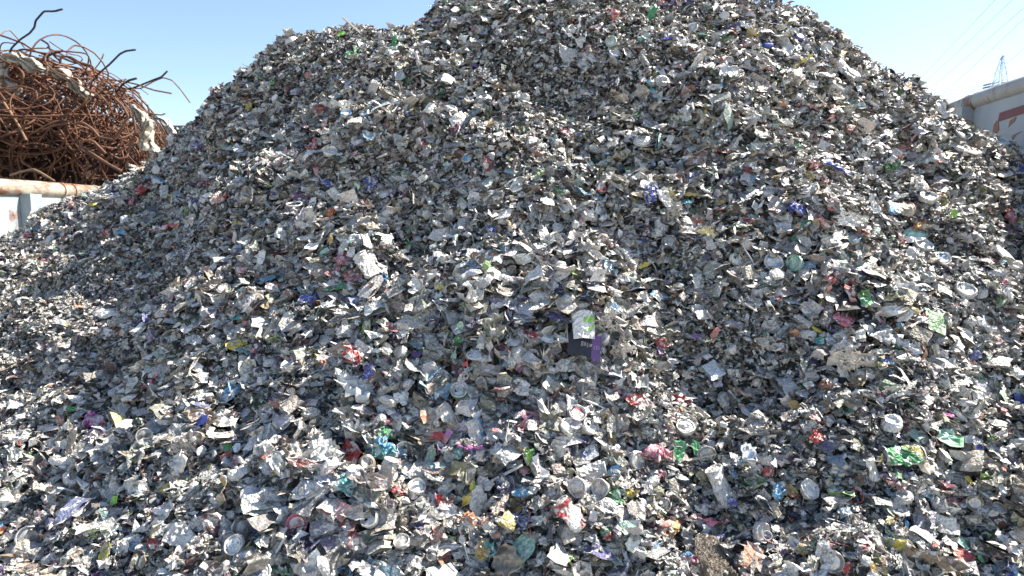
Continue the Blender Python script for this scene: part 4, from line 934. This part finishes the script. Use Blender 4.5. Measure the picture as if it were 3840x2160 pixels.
I('crumpled_foil','F',797,630,55,.9,80,'salmon','coral upright foil on the upper left slope')
I('crumpled_foil','F',545,395,80,.5,0,'taupe','brown grey lump sticking out of the left crest')
I('can_bottom','F',1365,415,60,.8,0,'taupe','small ringed can bottom below the vivid green upright shred')
I('can_end','F',1100,950,90,.6,0,'sky/silver','pale bluish lid left of its twin, upper left middle','n')
I('can_end','F',1240,950,85,.7,20,'silver/sky','silver lid right of its twin, upper left middle','n')
I('can_end','F',975,1240,110,.75,-10,'white/pale','large white open lid right of the red rosette foil','n')
I('crumpled_foil','F',845,1220,90,.9,60,'red/pink','red rosette foil left of the large white open lid')
I('can_end','F',585,1210,65,.7,30,'pale','small clean white lid left of the red rosette foil','n')
I('plastic_tube','F',630,1310,110,.8,-30,'white','short white tube below the small clean white lid')
I('plastic_shred','F',2100,560,60,.7,-10,'purple','violet scrap near the upper middle')
I('metal_shred','F',2240,1310,100,.8,-30,'maroon','deep maroon foil in the upper middle of the heap')
I('can_end','F',2065,1290,95,.8,30,'silver/sky','pale blue lid left of the deep maroon foil','n')
I('crumpled_foil','F',2260,800,70,.9,60,'brown','rust brown curled foil, upper middle')
I('crumpled_foil','F',320,885,70,.9,60,'lime/yellow','lime and yellow scrap on the left slope')
I('plastic_tube','F',720,1015,80,.8,-35,'beige','thin pale rod on the left slope')
# --- middle band
I('crumpled_foil','I',1720,420,120,.95,80,'blue/navy','round deep blue crumpled can, the largest blue one in the upper middle')
I('crumpled_foil','I',1365,420,90,.7,-20,'blue/pale','smaller blue and white can left of the round deep blue one')
I('crumpled_foil','I',940,490,70,.8,60,'blue','small shiny blue scrap left of the blue and white can')
I('dark_sheet','I',1030,465,120,.6,-10,'black','small black sheet right of the shiny blue scrap')
I('metal_shred','I',920,350,100,.8,-50,'dark','dark grey plate above the small black sheet')
I('can_bottom','I',1000,140,60,.8,60,'white','small white cup above the white tube, left middle')
I('crumpled_foil','I',350,110,90,.8,20,'blue/purple','blue violet scrap on the far left slope')
I('crumpled_foil','I',1370,690,100,.8,60,'orange','bright orange bent tag in the middle of the left slope')
I('plastic_shred','I',1680,770,150,.6,-20,'beige','tan shaggy scrap right of the bright orange tag')
I('metal_shred','I',680,745,120,.6,-15,'yellow/navy','oval lid with yellow and navy print, left middle')
I('torn_strip','I',120,765,190,.4,12,'pink/pale','long pink and white wrapper on the left slope')
I('crumpled_foil','I',545,555,110,.5,15,'salmon','salmon red folded foil above the dark can end, left')
I('can_end','I',565,610,90,.9,80,'dark','dark can end with tab under the salmon foil')
I('crumpled_foil','I',1510,1040,110,.8,-20,'red/pink','red pink crumpled foil above the ringed silver can, left middle')
I('crumpled_foil','I',1470,1100,70,.8,60,'pink','pink foil knot joined below the red pink one')
I('crushed_can','I',1670,1080,180,.8,-60,'silver/pale','silver can with rings right of the pink foil knot')
I('can_bottom','I',1680,1040,60,.8,-20,'beige','small beige ringed bottom on the ringed silver can')
I('crumpled_foil','I',1800,1250,140,.9,80,'sky/pale','pale blue crumpled round can below the ringed silver can')
I('crumpled_foil','I',1220,1370,160,.6,0,'blue','cobalt blue torn sheet, left of the pale blue round can')
I('metal_shred','I',1460,1260,120,.5,10,'green','olive green folded can above the cobalt blue sheet')
I('metal_shred','I',880,1200,120,.7,10,'sky/grey','dull bluish lid left of the cobalt blue sheet')
I('metal_shred','I',570,1200,120,.8,40,'dark','slate grey plate on the left slope')
I('torn_strip','I',1030,1230,120,.4,-10,'brown','chestnut brown flat strip between bluish lid and ringed bottom')
I('can_bottom','I',1140,1215,90,.7,0,'taupe','ringed can bottom right of the chestnut strip')
I('plastic_tube','I',1900,1250,90,.9,85,'white','white upright tube right of the pale blue round can')
I('crumpled_foil','I',1980,950,90,.8,60,'pink/green','small rosy and green foil, middle of the heap')
I('torn_strip','I',205,960,100,.5,-35,'orange/gold','orange curled strip on the left slope')
I('can_end','I',480,745,90,.55,0,'taupe','flattened can end with tab left of the yellow and navy lid')
I('crumpled_foil','I',830,150,0.1,.8,0,'red','x')
I('metal_shred','I',2470,480,110,.7,-10,'silver/sky','silver can end with slot, right of the round deep blue can')
I('crumpled_foil','I',2130,110,60,.7,-10,'red','red scrap right of the white cup row, upper middle')
I('plastic_tube','I',980,630,130,.7,35,'silver','thin grey rod leading to a wire loop, left middle')
I('plastic_ring','I',1120,600,110,.4,0,'silver','thin silver wire loop at the end of the grey rod')
I('plastic_shred','I',1410,880,70,.8,70,'gold','ochre triangle left of the middle')
I('plastic_shred','I',1360,970,60,.9,40,'mint','mint green scrap below the ochre triangle')
I('crumpled_foil','H',1375,300,130,.9,-60,'blue','cobalt blue wedge standing left of the white wedge, centre right')
I('metal_shred','H',1470,340,150,.85,-55,'white/pale','white wedge-shaped sheet joined right of the cobalt blue wedge')
I('plastic_shred','H',1680,300,110,.5,-5,'gold','golden brown piece above the turquoise oval lid')
I('metal_shred','H',1630,360,85,.5,15,'teal/sky','turquoise oval lid with yellow rim, centre right')
I('crumpled_foil','H',2520,410,150,.6,-25,'blue/navy','large blue crumpled film, right of the turquoise lid')
I('crumpled_foil','H',85,590,85,.7,-25,'blue','blue wrapper scrap, centre left of the wedge')
I('torn_strip','H',690,700,180,.5,25,'white/pink','white strip with red print sloping up right, centre')
I('metal_shred','H',360,640,120,.9,-60,'grey','grey standing plate left of the red printed strip')
I('can_end','H',615,560,90,.8,-10,'silver','silver can end with curled ring at the centre')
I('can_end','H',990,875,105,.8,-25,'sky/silver','squarish bluish can end in the centre hollow','n')
I('plastic_shred','H',1300,880,80,.8,20,'yellow','yellow torn piece right of the squarish bluish end')
I('plastic_tube','H',1375,890,130,.9,-65,'silver','grey curved strip right of the yellow torn piece','c')
I('crumpled_foil','H',720,920,90,.85,50,'red','red standing foil left of the squarish bluish end')
I('crumpled_foil','H',1165,160,60,.9,80,'pink','small pink foil rose, centre right')
I('crumpled_foil','H',1195,95,50,.6,-20,'green','small bright green fold above the pink rose')
I('crumpled_foil','H',960,265,90,.8,20,'red/pale','pinkish red round foil left of the cobalt wedge')
I('fibre_tuft','H',1840,630,120,.5,-15,'yellow','yellow frayed fibres on the bright ledge, centre right')
I('metal_shred','H',1810,545,70,.6,20,'green','green leaf of foil above the yellow fibres')
I('metal_shred','H',820,490,120,.85,50,'white/salmon','white lid with red stain, centre')
I('crumpled_foil','H',620,270,60,.8,0,'green','dark green foil scrap, centre left')
I('crumpled_foil','H',1420,600,80,.9,75,'sky/white','white and blue folded foil right of the centre hollow')
I('crumpled_foil','H',1340,590,80,.7,30,'maroon','dark red foil left of the white and blue fold')
# --- left flank and rail edge
I('crumpled_foil','J',1790,320,170,.7,10,'pink/red','coral pink crumpled foil below the wire bundle')
I('metal_shred','J',1990,215,150,.6,-10,'sky/white','white and blue film scrap right of and above the coral pink foil')
I('plastic_film','J',2060,330,150,.9,-70,'white','white bent packet with orange corner, right of the coral pink foil')
I('plastic_shred','J',2145,380,90,.7,0,'gold','orange corner piece beside the white bent packet')
I('crumpled_foil','J',1640,450,90,.8,40,'red/pink','small rose red foil below the coral pink one')
I('dark_sheet','J',1940,580,190,.8,-20,'dark','dark grey shell below the white bent packet')
I('torn_strip','J',2110,780,280,.4,10,'salmon/pale','long salmon and white wrapper on the upper left flank')
I('crumpled_foil','J',1350,830,110,.9,70,'red/salmon','bright coral knot left of the long salmon wrapper')
I('plastic_shred','J',1530,830,90,.6,10,'sky/teal','small turquoise rectangle right of the bright coral knot')
I('crumpled_foil','J',1075,405,100,.6,-15,'sky/teal','sky blue foil on the rim just under the container rail')
I('crumpled_foil','J',1190,485,100,.6,0,'yellow/gold','yellow rounded scrap just below the container rail')
I('crumpled_foil','J',430,850,120,.5,-15,'red/pink','raspberry foil near the left edge under the container')
I('crumpled_foil','J',650,620,90,.6,0,'pale/beige','cream flap on the rim left of the yellow scrap')
I('torn_strip','J',600,1190,230,.4,5,'pink/salmon','pink curved wrapper at the left edge')
I('crumpled_foil','J',510,1140,80,.9,70,'gold','ochre scrap standing on the pink curved wrapper')
I('metal_shred','J',750,1150,130,.7,10,'sky/grey','bluish grey lid right of the pink curved wrapper')
I('metal_shred','N',1080,870,200,.6,5,'white','large bright white crumpled sheet on the left flank')
I('crumpled_foil','N',1210,950,140,.6,-25,'pale/beige','white tub-like scrap below the bright white sheet')
I('plastic_shred','N',2330,890,110,.5,10,'teal','teal flat scrap at the right of the left flank')
I('torn_strip','N',2410,940,120,.8,-50,'salmon','salmon pointed strip right of the teal scrap')
I('metal_shred','N',2340,1145,180,.7,-15,'yellow/silver','yellow rimmed round lid at the foot of the left flank')
I('metal_shred','N',1900,580,140,.7,30,'beige/pale','cream crumpled lid on the left flank')
I('plastic_shred','N',2230,550,130,.8,50,'dark','dark slate shell on the left flank')
I('torn_strip','N',1130,660,60,.8,-40,'maroon','small dark red strip in the middle of the left flank')
I('metal_shred','N',1930,990,160,.5,15,'white','white rolled scrap above the pale fluted packet, left flank')
I('plastic_film','N',1950,1110,170,.7,10,'pale','cream fluted packet on the left flank')
I('torn_strip','N',1830,1080,230,.8,65,'grey','grey rag hanging left of the cream fluted packet')
ITEMS = [i for i in ITEMS if i[8] != 'x']

def build_items():
    global M_SOIL
    placed = []
    for n, (kind, crop, X, Y, size, asp, roll, colour, label, opt) in enumerate(ITEMS):
        ox, oy, k = CROP[crop]; px, py = ox + X * k, oy + Y * k; rs = np.random.RandomState(1000 + n)
        h = heap_hit(px, py + 4)
        if h is None: print('MISS', label); continue
        s = size * k * h[1] / FPX * (1.0 if kind in ('can_end', 'can_bottom') else 1.15); nn = heap_n(h[0:1], h[1:2])[0]
        h = h + nn * (0.018 + 0.16 * s) + CB * 0.010
        if kind == 'printed_card': o = build_card_small(h, s, asp, roll, label, rs)
        else: o = make(kind, tuple(h), s, asp, roll, colour, label, rs, opt)
        if 'p' in opt: mark_pouch(o, s, asp, roll)
        o['group'] = CAT[kind] + ' pieces picked out on the heap'
        ITEM_SPOTS.append((h, s * 0.5 * (0.92 if kind in ('can_end', 'can_bottom', 'plastic_film', 'bottle_top', 'pouch') else 0.8) * (0.35 if kind in ('stick', 'plastic_tube', 'metal_strap', 'wire', 'torn_strip') else 1))); placed.append((px, py, s, kind, label))
    return placed
def card_mesh(w, h, nx, ny, rs, amp):
    P = []; c = rs.uniform(-0.5, 0.5)
    for i in range(nx):
        for j in range(ny):
            u, v = i / (nx - 1) - 0.5, j / (ny - 1) - 0.5; P.append((u * w, v * h, amp * (math.sin(u * 3 + 1) * 0.5 + u * v * c)))
    return np.array(P), grid(nx, ny), []
def poly(nm, pts, Bs, s, colr, parent, rs, zoff):
    V = np.array([(x, y, zoff) for x, y in pts] + [(x, y, zoff - 0.012) for x, y in pts]); n = len(pts); W = V * s @ Bs
    me = bpy.data.meshes.new(nm); me.from_pydata([tuple(v) for v in W], [], [tuple(range(n)), tuple(range(2 * n - 1, n - 1, -1))] + [(i, i + n, (i + 1) % n + n, (i + 1) % n) for i in range(n)])
    a = me.attributes.new('Col', 'FLOAT_COLOR', 'POINT'); a.data.foreach_set('color', np.tile([*colr, 0.0], 2 * n).astype(np.float32)); a = me.attributes.new('rest', 'FLOAT_VECTOR', 'POINT'); a.data.foreach_set('vector', (V * s + rs.rand() * 9).astype(np.float32).ravel())
    return link(nm, me, M_PLAIN, parent)
def mark_pouch(o, s, asp, roll):
    rs = np.random.RandomState(5); Bs = basis(asp, 0)
    for pts in ([(-0.02, 0.10), (0.36, 0.10), (0.37, 0.30), (0.0, 0.26)], [(0.05, -0.20), (0.36, 0.02), (0.36, -0.09), (0.06, -0.32)]): poly('green_print', pts, Bs, s, PAL['lime'], o, rs, 0.13)
def build_card_small(pos, s, asp, roll, label, rs):
    root = empty('printed_card', tuple(pos)); tag(root, label, 'printed card'); Bs = basis(asp, roll)
    poly('mauve_half', [(0, -0.2), (0.5, -0.22), (0.5, 0.2), (0, 0.2)], Bs, s, (0.5, 0.22, 0.42), root, rs, 0.0); poly('salmon_half', [(-0.5, -0.18), (-0.003, -0.2), (-0.003, 0.2), (-0.5, 0.2)], Bs, s, (0.75, 0.36, 0.30), root, rs, 0.0); return root
def text_mesh(txt, size, Bs, s, x, y, z, rot, mat, parent, squash=1.0):
    cu = bpy.data.curves.new('lettering', 'FONT'); cu.body = txt; cu.size = 1; cu.extrude = 0.01; cu.align_x = 'CENTER'; cu.align_y = 'CENTER'; t = bpy.data.objects.new('lettering', cu)
    COL.objects.link(t); bpy.context.view_layer.update(); me = bpy.data.meshes.new_from_object(t); bpy.data.objects.remove(t)
    V = np.array([v.co[:] for v in me.vertices]) * size; V[:, 1] *= squash; c, si = math.cos(rot), math.sin(rot); V = np.stack([V[:, 0] * c - V[:, 1] * si + x, V[:, 0] * si + V[:, 1] * c + y, V[:, 2] + z], -1) * s @ Bs
    for v, w in zip(me.vertices, V): v.co = w
    me.materials.clear(); return link('lettering', me, mat, parent)
def flat_mat(name, c, r=0.5):
    m, n, l, p = newmat(name); p.inputs['Base Color'].default_value = (*c, 1); p.inputs['Roughness'].default_value = r; return m
def build_cards():
    rs = np.random.RandomState(77); grey = flat_mat('card_print_grey', (0.62, 0.6, 0.58)); lil = flat_mat('card_print_lilac', (0.55, 0.42, 0.6)); blk = flat_mat('black_print', (0.03, 0.03, 0.03)); blu = flat_mat('blue_print', (0.05, 0.17, 0.6))
    # black and purple card below the pouch; its fine vertical lines cannot be read in the photo
    h = heap_hit(2178, 1308); Y = h[1]; s = 130 * Y / FPX; pos = h + heap_n(h[:1], h[1:2])[0] * 0.045; Bs = basis(0.93, -6)
    root = empty('printed_card', tuple(pos)); tag(root, 'black and purple printed card with vertical lettering, standing under the white and lime pouch', 'printed card')
    poly('black_panel', [(-0.5, 0.36), (0.22, 0.36), (0.22, -0.34), (0.05, -0.28), (-0.12, -0.20), (-0.45, -0.30)], Bs, s, (0.035, 0.032, 0.04), root, rs, 0.0)
    poly('purple_panel', [(0.224, 0.36), (0.5, 0.36), (0.5, -0.24), (0.42, -0.45), (0.224, -0.34)], Bs, s, (0.17, 0.085, 0.22), root, rs, 0.0)
    text_mesh('IIIIII', 0.10, Bs, s, -0.05, 0.08, 0.012, math.radians(88), grey, root); text_mesh('IIIIII', 0.08, Bs, s, 0.03, 0.08, 0.012, math.radians(88), grey, root)
    for x, L in ((0.10, 'IIIIIIIIIII'), (0.165, 'IIIIIIII')): text_mesh(L, 0.05, Bs, s, x, 0.05, 0.012, math.radians(88), grey, root)
    for x, L in ((0.30, 'IIIIIIIII'), (0.37, 'IIIIIIIIII'), (0.43, 'IIIIIIII')): text_mesh(L, 0.055, Bs, s, x, 0.0, 0.012, math.radians(90), lil, root)
    ITEM_SPOTS.append((pos, s * 0.5))
    # white label scrap with the letters CR
    h = heap_hit(2806, 1716); s = 66 * h[1] / FPX; pos = h + heap_n(h[:1], h[1:2])[0] * 0.04; Bs = basis(0.9, -4)
    root = empty('label_scrap', tuple(pos)); tag(root, 'torn white label scrap printed CR in black, in the lower right hollow', 'label scrap')
    poly('white_paper', [(-0.42, 0.35), (-0.1, 0.45), (0.15, 0.5), (0.2, 0.3), (0.42, 0.1), (0.5, -0.15), (0.2, -0.4), (-0.1, -0.36), (-0.42, -0.42), (-0.36, -0.1), (-0.46, 0.1)], Bs, s, (0.74, 0.75, 0.76), root, rs, 0.0)
    text_mesh('C', 0.26, Bs, s, -0.24, 0.14, 0.012, -0.05, blk, root); text_mesh('R', 0.36, Bs, s, -0.04, 0.2, 0.012, -0.05, blk, root)
    poly('blue_print', [(0.1, 0.16), (0.3, 0.18), (0.3, 0.05), (0.12, 0.04)], Bs, s, (0.12, 0.28, 0.6), root, rs, 0.011); poly('blue_print', [(0.06, -0.1), (0.3, -0.06), (0.32, -0.26), (0.08, -0.3)], Bs, s, (0.40, 0.52, 0.75), root, rs, 0.011)
    ITEM_SPOTS.append((pos, s * 0.5))
    # letters NB on a dark blue piece
    h = heap_hit(2283, 1784); s = 60 * h[1] / FPX; pos = h + heap_n(h[:1], h[1:2])[0] * 0.035; Bs = basis(0.85, -10)
    root = empty('label_scrap', tuple(pos)); tag(root, 'dark blue scrap with pale letters NB, right of the mesh-pressed grey tin', 'label scrap')
    poly('blue_foil', [(-0.45, 0.3), (0.3, 0.45), (0.5, 0.0), (0.4, -0.4), (-0.2, -0.35), (-0.5, -0.1)], Bs, s, (0.03, 0.10, 0.22), root, rs, 0.0); text_mesh('NB', 0.34, Bs, s, 0.05, -0.08, 0.012, 0.1, grey, root)
    ITEM_SPOTS.append((pos, s * 0.4))
def build_soil():
    rs = np.random.RandomState(5); m, n, l, p = newmat('crumbly_soil'); tc = n.new('ShaderNodeTexCoord'); a = noise(n, l, tc.outputs['Object'], 60, 8, 0.75); b = noise(n, l, tc.outputs['Object'], 400, 3, 0.6)
    c = ramp(n, l, a.outputs[0], [(0.3, (0.16, 0.13, 0.10)), (0.7, (0.34, 0.29, 0.23))]).outputs[0]; l.new(mix(n, l, ramp(n, l, b.outputs[0], [(0.66, (0, 0, 0)), (0.7, (1, 1, 1))]).outputs[0], c, (0.6, 0.58, 0.52)), p.inputs['Base Color']); p.inputs['Roughness'].default_value = 0.95
    h = heap_hit(2655, 2120); h = h + heap_n(h[:1], h[1:2])[0] * 0.0; N = 90; X, Y = np.meshgrid(np.linspace(-1, 1, N), np.linspace(-1, 1, N), indexing='ij')
    wx, wy = 0.058, 0.075; wxx = h[0] + X * wx; wyy = h[1] - 0.03 + Y * wy; r = np.sqrt(X ** 2 + Y ** 2) + 0.75 * vnoise(X * 2.4 + 3, Y * 2.4 + 9)
    Z = heap_h(wxx, wyy, False) - 0.03 + 0.07 * (1 - sstep(0.55, 1.15, r)) + 0.012 * vnoise(X * 7, Y * 12) + 0.006 * vnoise(X * 19 + 4, Y * 31) + 0.004 * vnoise(X * 40, Y * 70)
    V = np.stack([wxx.ravel(), wyy.ravel(), Z.ravel()], -1) - h; parts = [(V, grid(N, N), [])]; IP, IT = _ico(1)
    for i in range(700):
        a_, b_ = rs.normal(0, 0.42, 2); x, y = h[0] + a_ * wx * 1.1, h[1] - 0.03 + b_ * wy * 1.1; rr = math.hypot(a_, b_)
        z = float(heap_h(np.array([x]), np.array([y]), False)[0]) - 0.03 + 0.07 * (1 - float(sstep(0.55, 1.15, rr))) + 0.004
        parts.append((IP * rs.uniform(0.0012, 0.004) * rs.uniform(0.7, 1.2, (1, 3)) + np.array([x, y, z]) - h, [], IT))
    V, Q, T = join(parts); o = link('soil_clump', mesh_arrays('soil_clump', V, Q, T), m); o.location = h; tag(o, 'clump of brown crumbly soil on the scrap at the bottom, right of centre', 'soil clump')
    for dy in (-0.05, 0.02):
        q = np.array([h[0], h[1] - 0.03 + dy, float(heap_h(np.array([h[0]]), np.array([h[1] - 0.03 + dy]), False)[0]) + 0.03]); ITEM_SPOTS.append((q, 0.05))
build_cards(); build_soil(); PLACED = build_items()
# ------------------------------------------------------------------ the heap: packed core plus every small flake (uncountable)
def build_heap(NCH):
    rs = np.random.RandomState(3)
    Vs, Qs, Ts, Cs, Rs = [], [], [], [], []; off = 0
    # core surface
    xs = np.linspace(-4.6, 4.6, 420); ys = np.concatenate([np.linspace(-0.1, 1.3, 20)[:-1], np.linspace(1.3, 4.6, 260), [5.2, 5.8]])
    X, Y = np.meshgrid(xs, ys, indexing='ij'); Z = np.maximum(heap_h(X, Y) - 0.012, -0.02)
    V = np.stack([X.ravel(), Y.ravel(), Z.ravel()], -1)
    Q = np.array(grid(len(xs), len(ys)), dtype=np.int64)
    Vs.append(V); Qs.append(Q); Rs.append(V); c = np.empty((len(V), 4)); c[:] = (0.075, 0.068, 0.058, 0.0); Cs.append(c); off += len(V)
    # prototypes
    P = []
    for i in range(26): P.append((flake(rs, 8, 2, rs.uniform(0.45, 0.95), rs.uniform(0.06, 0.22), rs.uniform(1.0, 4.5)), 1.0, 's'))
    for i in range(18): P.append((curl(rs, 7, 3), 0.95, 's'))
    for i in range(12): P.append((folded(rs, 9, 3), 0.9, 's'))
    for i in range(8): P.append((flake(rs, 13, 4, rs.uniform(0.5, 0.95), rs.uniform(0.15, 0.35), rs.uniform(1, 4)), 1.1, 's'))
    for i in range(10): P.append((ribbon(rs, 6, rs.uniform(0.05, 0.16), 1.0), 1.3, 'r'))
    for i in range(8): P.append((wad(rs, 1, rs.uniform(0.35, 0.8), 0.3), 0.7, 's'))
    for i in range(3): P.append((lathe(END, 12, 1.6, rs), 1.0, 'e'))
    for i in range(3): P.append((lathe(BOT, 12, 1.6, rs), 1.0, 'e'))
    wts = np.array([0.7] * 26 + [1.6] * 18 + [1.7] * 12 + [1.8] * 8 + [0.7] * 10 + [0.7] * 8 + [0.33] * 6); wts /= wts.sum()
    def fineness(x, y):                      # fine stuff gathers in the hollows
        hol = np.zeros(len(x))
        for x0, y0, r, hh in LUMPS: hol += hh * np.exp(-((x - x0) ** 2 + (y - y0) ** 2) / (1.7 * r * r)) / 0.08
        f = np.clip(0.92 + 0.40 * hol + 0.95 * vnoise(x * 2.3 + 50, y * 3.1 + 8) + 0.5 * vnoise(x * 6 + 5, y * 8 + 28), 0.64, 1.35); q = x / y
        return f * (1 - 0.22 * sstep(-0.35, -0.62, q) * sstep(3.6, 3.0, y) * sstep(1.9, 2.3, y))
    # scatter
    n = int(NCH * 5.2)
    y = rs.uniform(1.15, 4.25, n); q = rs.uniform(-0.92, 0.92, n); keep = rs.rand(n) < (y / 4.25); y = y[keep]; q = q[keep]; x = q * y
    qq = np.clip(q, -1.2, 1.2); yr = np.interp(qq, QQ, YR); k = (y < yr + np.where(q > 0.62, 0.7, 0.25)); x, y, q, yr = x[k], y[k], q[k], yr[k]
    Nn = heap_n(x, y); fine = fineness(x, y); k = rs.rand(len(x)) < np.clip(0.36 / Nn[:, 2] / fine ** 1.6, 0, 1); x, y, q, Nn, fine = x[k], y[k], q[k], Nn[k], fine[k]
    if len(x) > NCH: x, y, q, Nn, fine = x[:NCH], y[:NCH], q[:NCH], Nn[:NCH], fine[:NCH]
    n = len(x)
    size = 0.0225 * np.exp(rs.normal(0, 0.52, n)) * fine
    size *= 1 + 0.34 * sstep(2.5, 1.75, y)
    size = np.clip(size, 0.007, 0.066)
    crumb = rs.rand(n) < np.clip(0.20 + 0.55 * (1 - fine), 0.12, 0.5); size[crumb] = rs.uniform(0.008, 0.017, crumb.sum())
    up = np.array([0, 0, 1.0]); m = rs.uniform(0.15, 0.8, n)[:, None]
    nz = Nn * m + up * (1 - m) + rs.normal(0, 0.36, (n, 3)); nz /= np.linalg.norm(nz, axis=1, keepdims=True)
    a = rs.normal(0, 1, (n, 3)); a[:, 0] *= 1.8; ux = a - (a * nz).sum(1)[:, None] * nz; ux /= np.linalg.norm(ux, axis=1, keepdims=True); uy = np.cross(nz, ux)
    z = heap_h(x, y); lay = rs.uniform(-0.012, 0.032, n) + 0.2 * size
    C = np.stack([x, y, z], -1) + Nn * lay[:, None]
    if ITEM_SPOTS:
        I = np.array([s[0] for s in ITEM_SPOTS]); R = np.array([s[1] for s in ITEM_SPOTS]); vis = np.ones(n, bool)
        cam_p = np.array([0, 0, CAMZ])
        for c0, r0 in zip(I, R):
            d = c0 - cam_p; L = np.linalg.norm(d); d = d / L; w = C - cam_p; t = w @ d; perp = np.linalg.norm(w - t[:, None] * d, axis=1)
            vis &= ~((perp < r0 + 0.2 * size) & (t < L + 0.012) & (t > L - 0.12))
        C, size, nz, ux, uy, fine = C[vis], size[vis], nz[vis], ux[vis], uy[vis], fine[vis]; n = len(C)
    # colours: mostly bare or greyed aluminium, some print
    names = ['silver', 'pale', 'grey', 'dark', 'black', 'beige', 'taupe', 'red', 'blue', 'navy', 'sky', 'green', 'teal', 'yellow', 'orange', 'pink', 'purple', 'brown', 'lime', 'white', 'maroon', 'gold', 'mint']
    cw = np.array([27, 21, 17, 6, 3, 8, 9, 1.3, 0.9, 0.9, 1.2, 0.8, 0.7, 0.7, 0.6, 0.8, 0.4, 1.0, 0.25, 8, 0.9, 0.7, 0.9]); cw /= cw.sum()
    me_ = np.array([0.85, 0.25, 0.6, 0.2, 0, 0, 0, .3, .3, .3, .3, .3, .3, .3, 0, .2, .2, .1, 0, 0, .3, .5, .2])
    ci = rs.choice(len(names), n, p=cw); base = np.array([PAL[k] for k in names])[ci] * (rs.uniform(0.45, 1.15, n) ** 0.8)[:, None]
    g_ = base.mean(1, keepdims=True); col_ = (base.max(1) - base.min(1) > 0.12)[:, None]; base = np.where(col_, base * 0.62 + 0.38 * (0.5 * g_ + 0.5 * np.array([0.42, 0.39, 0.34])), base); base *= 1 + rs.normal(0, 0.035, n)[:, None] * np.array([1, 0.2, -1]); base = np.clip(base + rs.normal(0, 0.012, (n, 3)), 0.01, 0.84); met = me_[ci] * rs.uniform(0.5, 1.1, n)
    pi = rs.choice(len(P), n, p=wts)
    for k, ((PV, PQ, PT), sc, kd) in enumerate(P):
        idx = np.nonzero(pi == k)[0]
        if not len(idx): continue
        s = size[idx] * sc
        if kd == 'e': s = np.clip(s * 1.5, 0.022, 0.054)
        if kd == 'r': s = s * 1.5
        el = np.stack([rs.uniform(0.85, 1.5, len(idx)), rs.uniform(0.7, 1.1, len(idx)), rs.uniform(0.7, 1.4, len(idx))], -1)
        if kd == 'e': el[:] = 1
        Lc = PV[None] * (s[:, None] * el)[:, None, :]
        Wc = Lc[..., 0:1] * ux[idx][:, None] + Lc[..., 1:2] * uy[idx][:, None] + Lc[..., 2:3] * nz[idx][:, None] + C[idx][:, None]
        nv = len(PV); m_ = len(idx); o = off + np.arange(m_) * nv
        Vs.append(Wc.reshape(-1, 3)); Rs.append((Lc + rs.uniform(-50, 50, (m_, 1, 3))).reshape(-1, 3))
        cc = np.concatenate([base[idx], met[idx][:, None]], 1)
        if kd == 'e': cc[:, :3] = rs.uniform(0.45, 0.75, (m_, 1)); cc[:, 3] = 0.8
        Cs.append(np.repeat(cc, nv, 0))
        if len(PQ): Qs.append((np.array(PQ)[None] + o[:, None, None]).reshape(-1, 4))
        if len(PT): Ts.append((np.array(PT)[None] + o[:, None, None]).reshape(-1, 3))
        off += nv * m_
    me = mesh_arrays('scrap_heap', np.concatenate(Vs), np.concatenate(Qs), np.concatenate(Ts), np.concatenate(Cs), np.concatenate(Rs))
    print('chips', n, 'faces', len(me.polygons))
    o = link('scrap_heap', me, M_SCRAP)
    return tag(o, 'huge heap of shredded aluminium cans, foil and plastic flakes between two container walls', 'scrap heap', kind='stuff')
build_heap(270000)
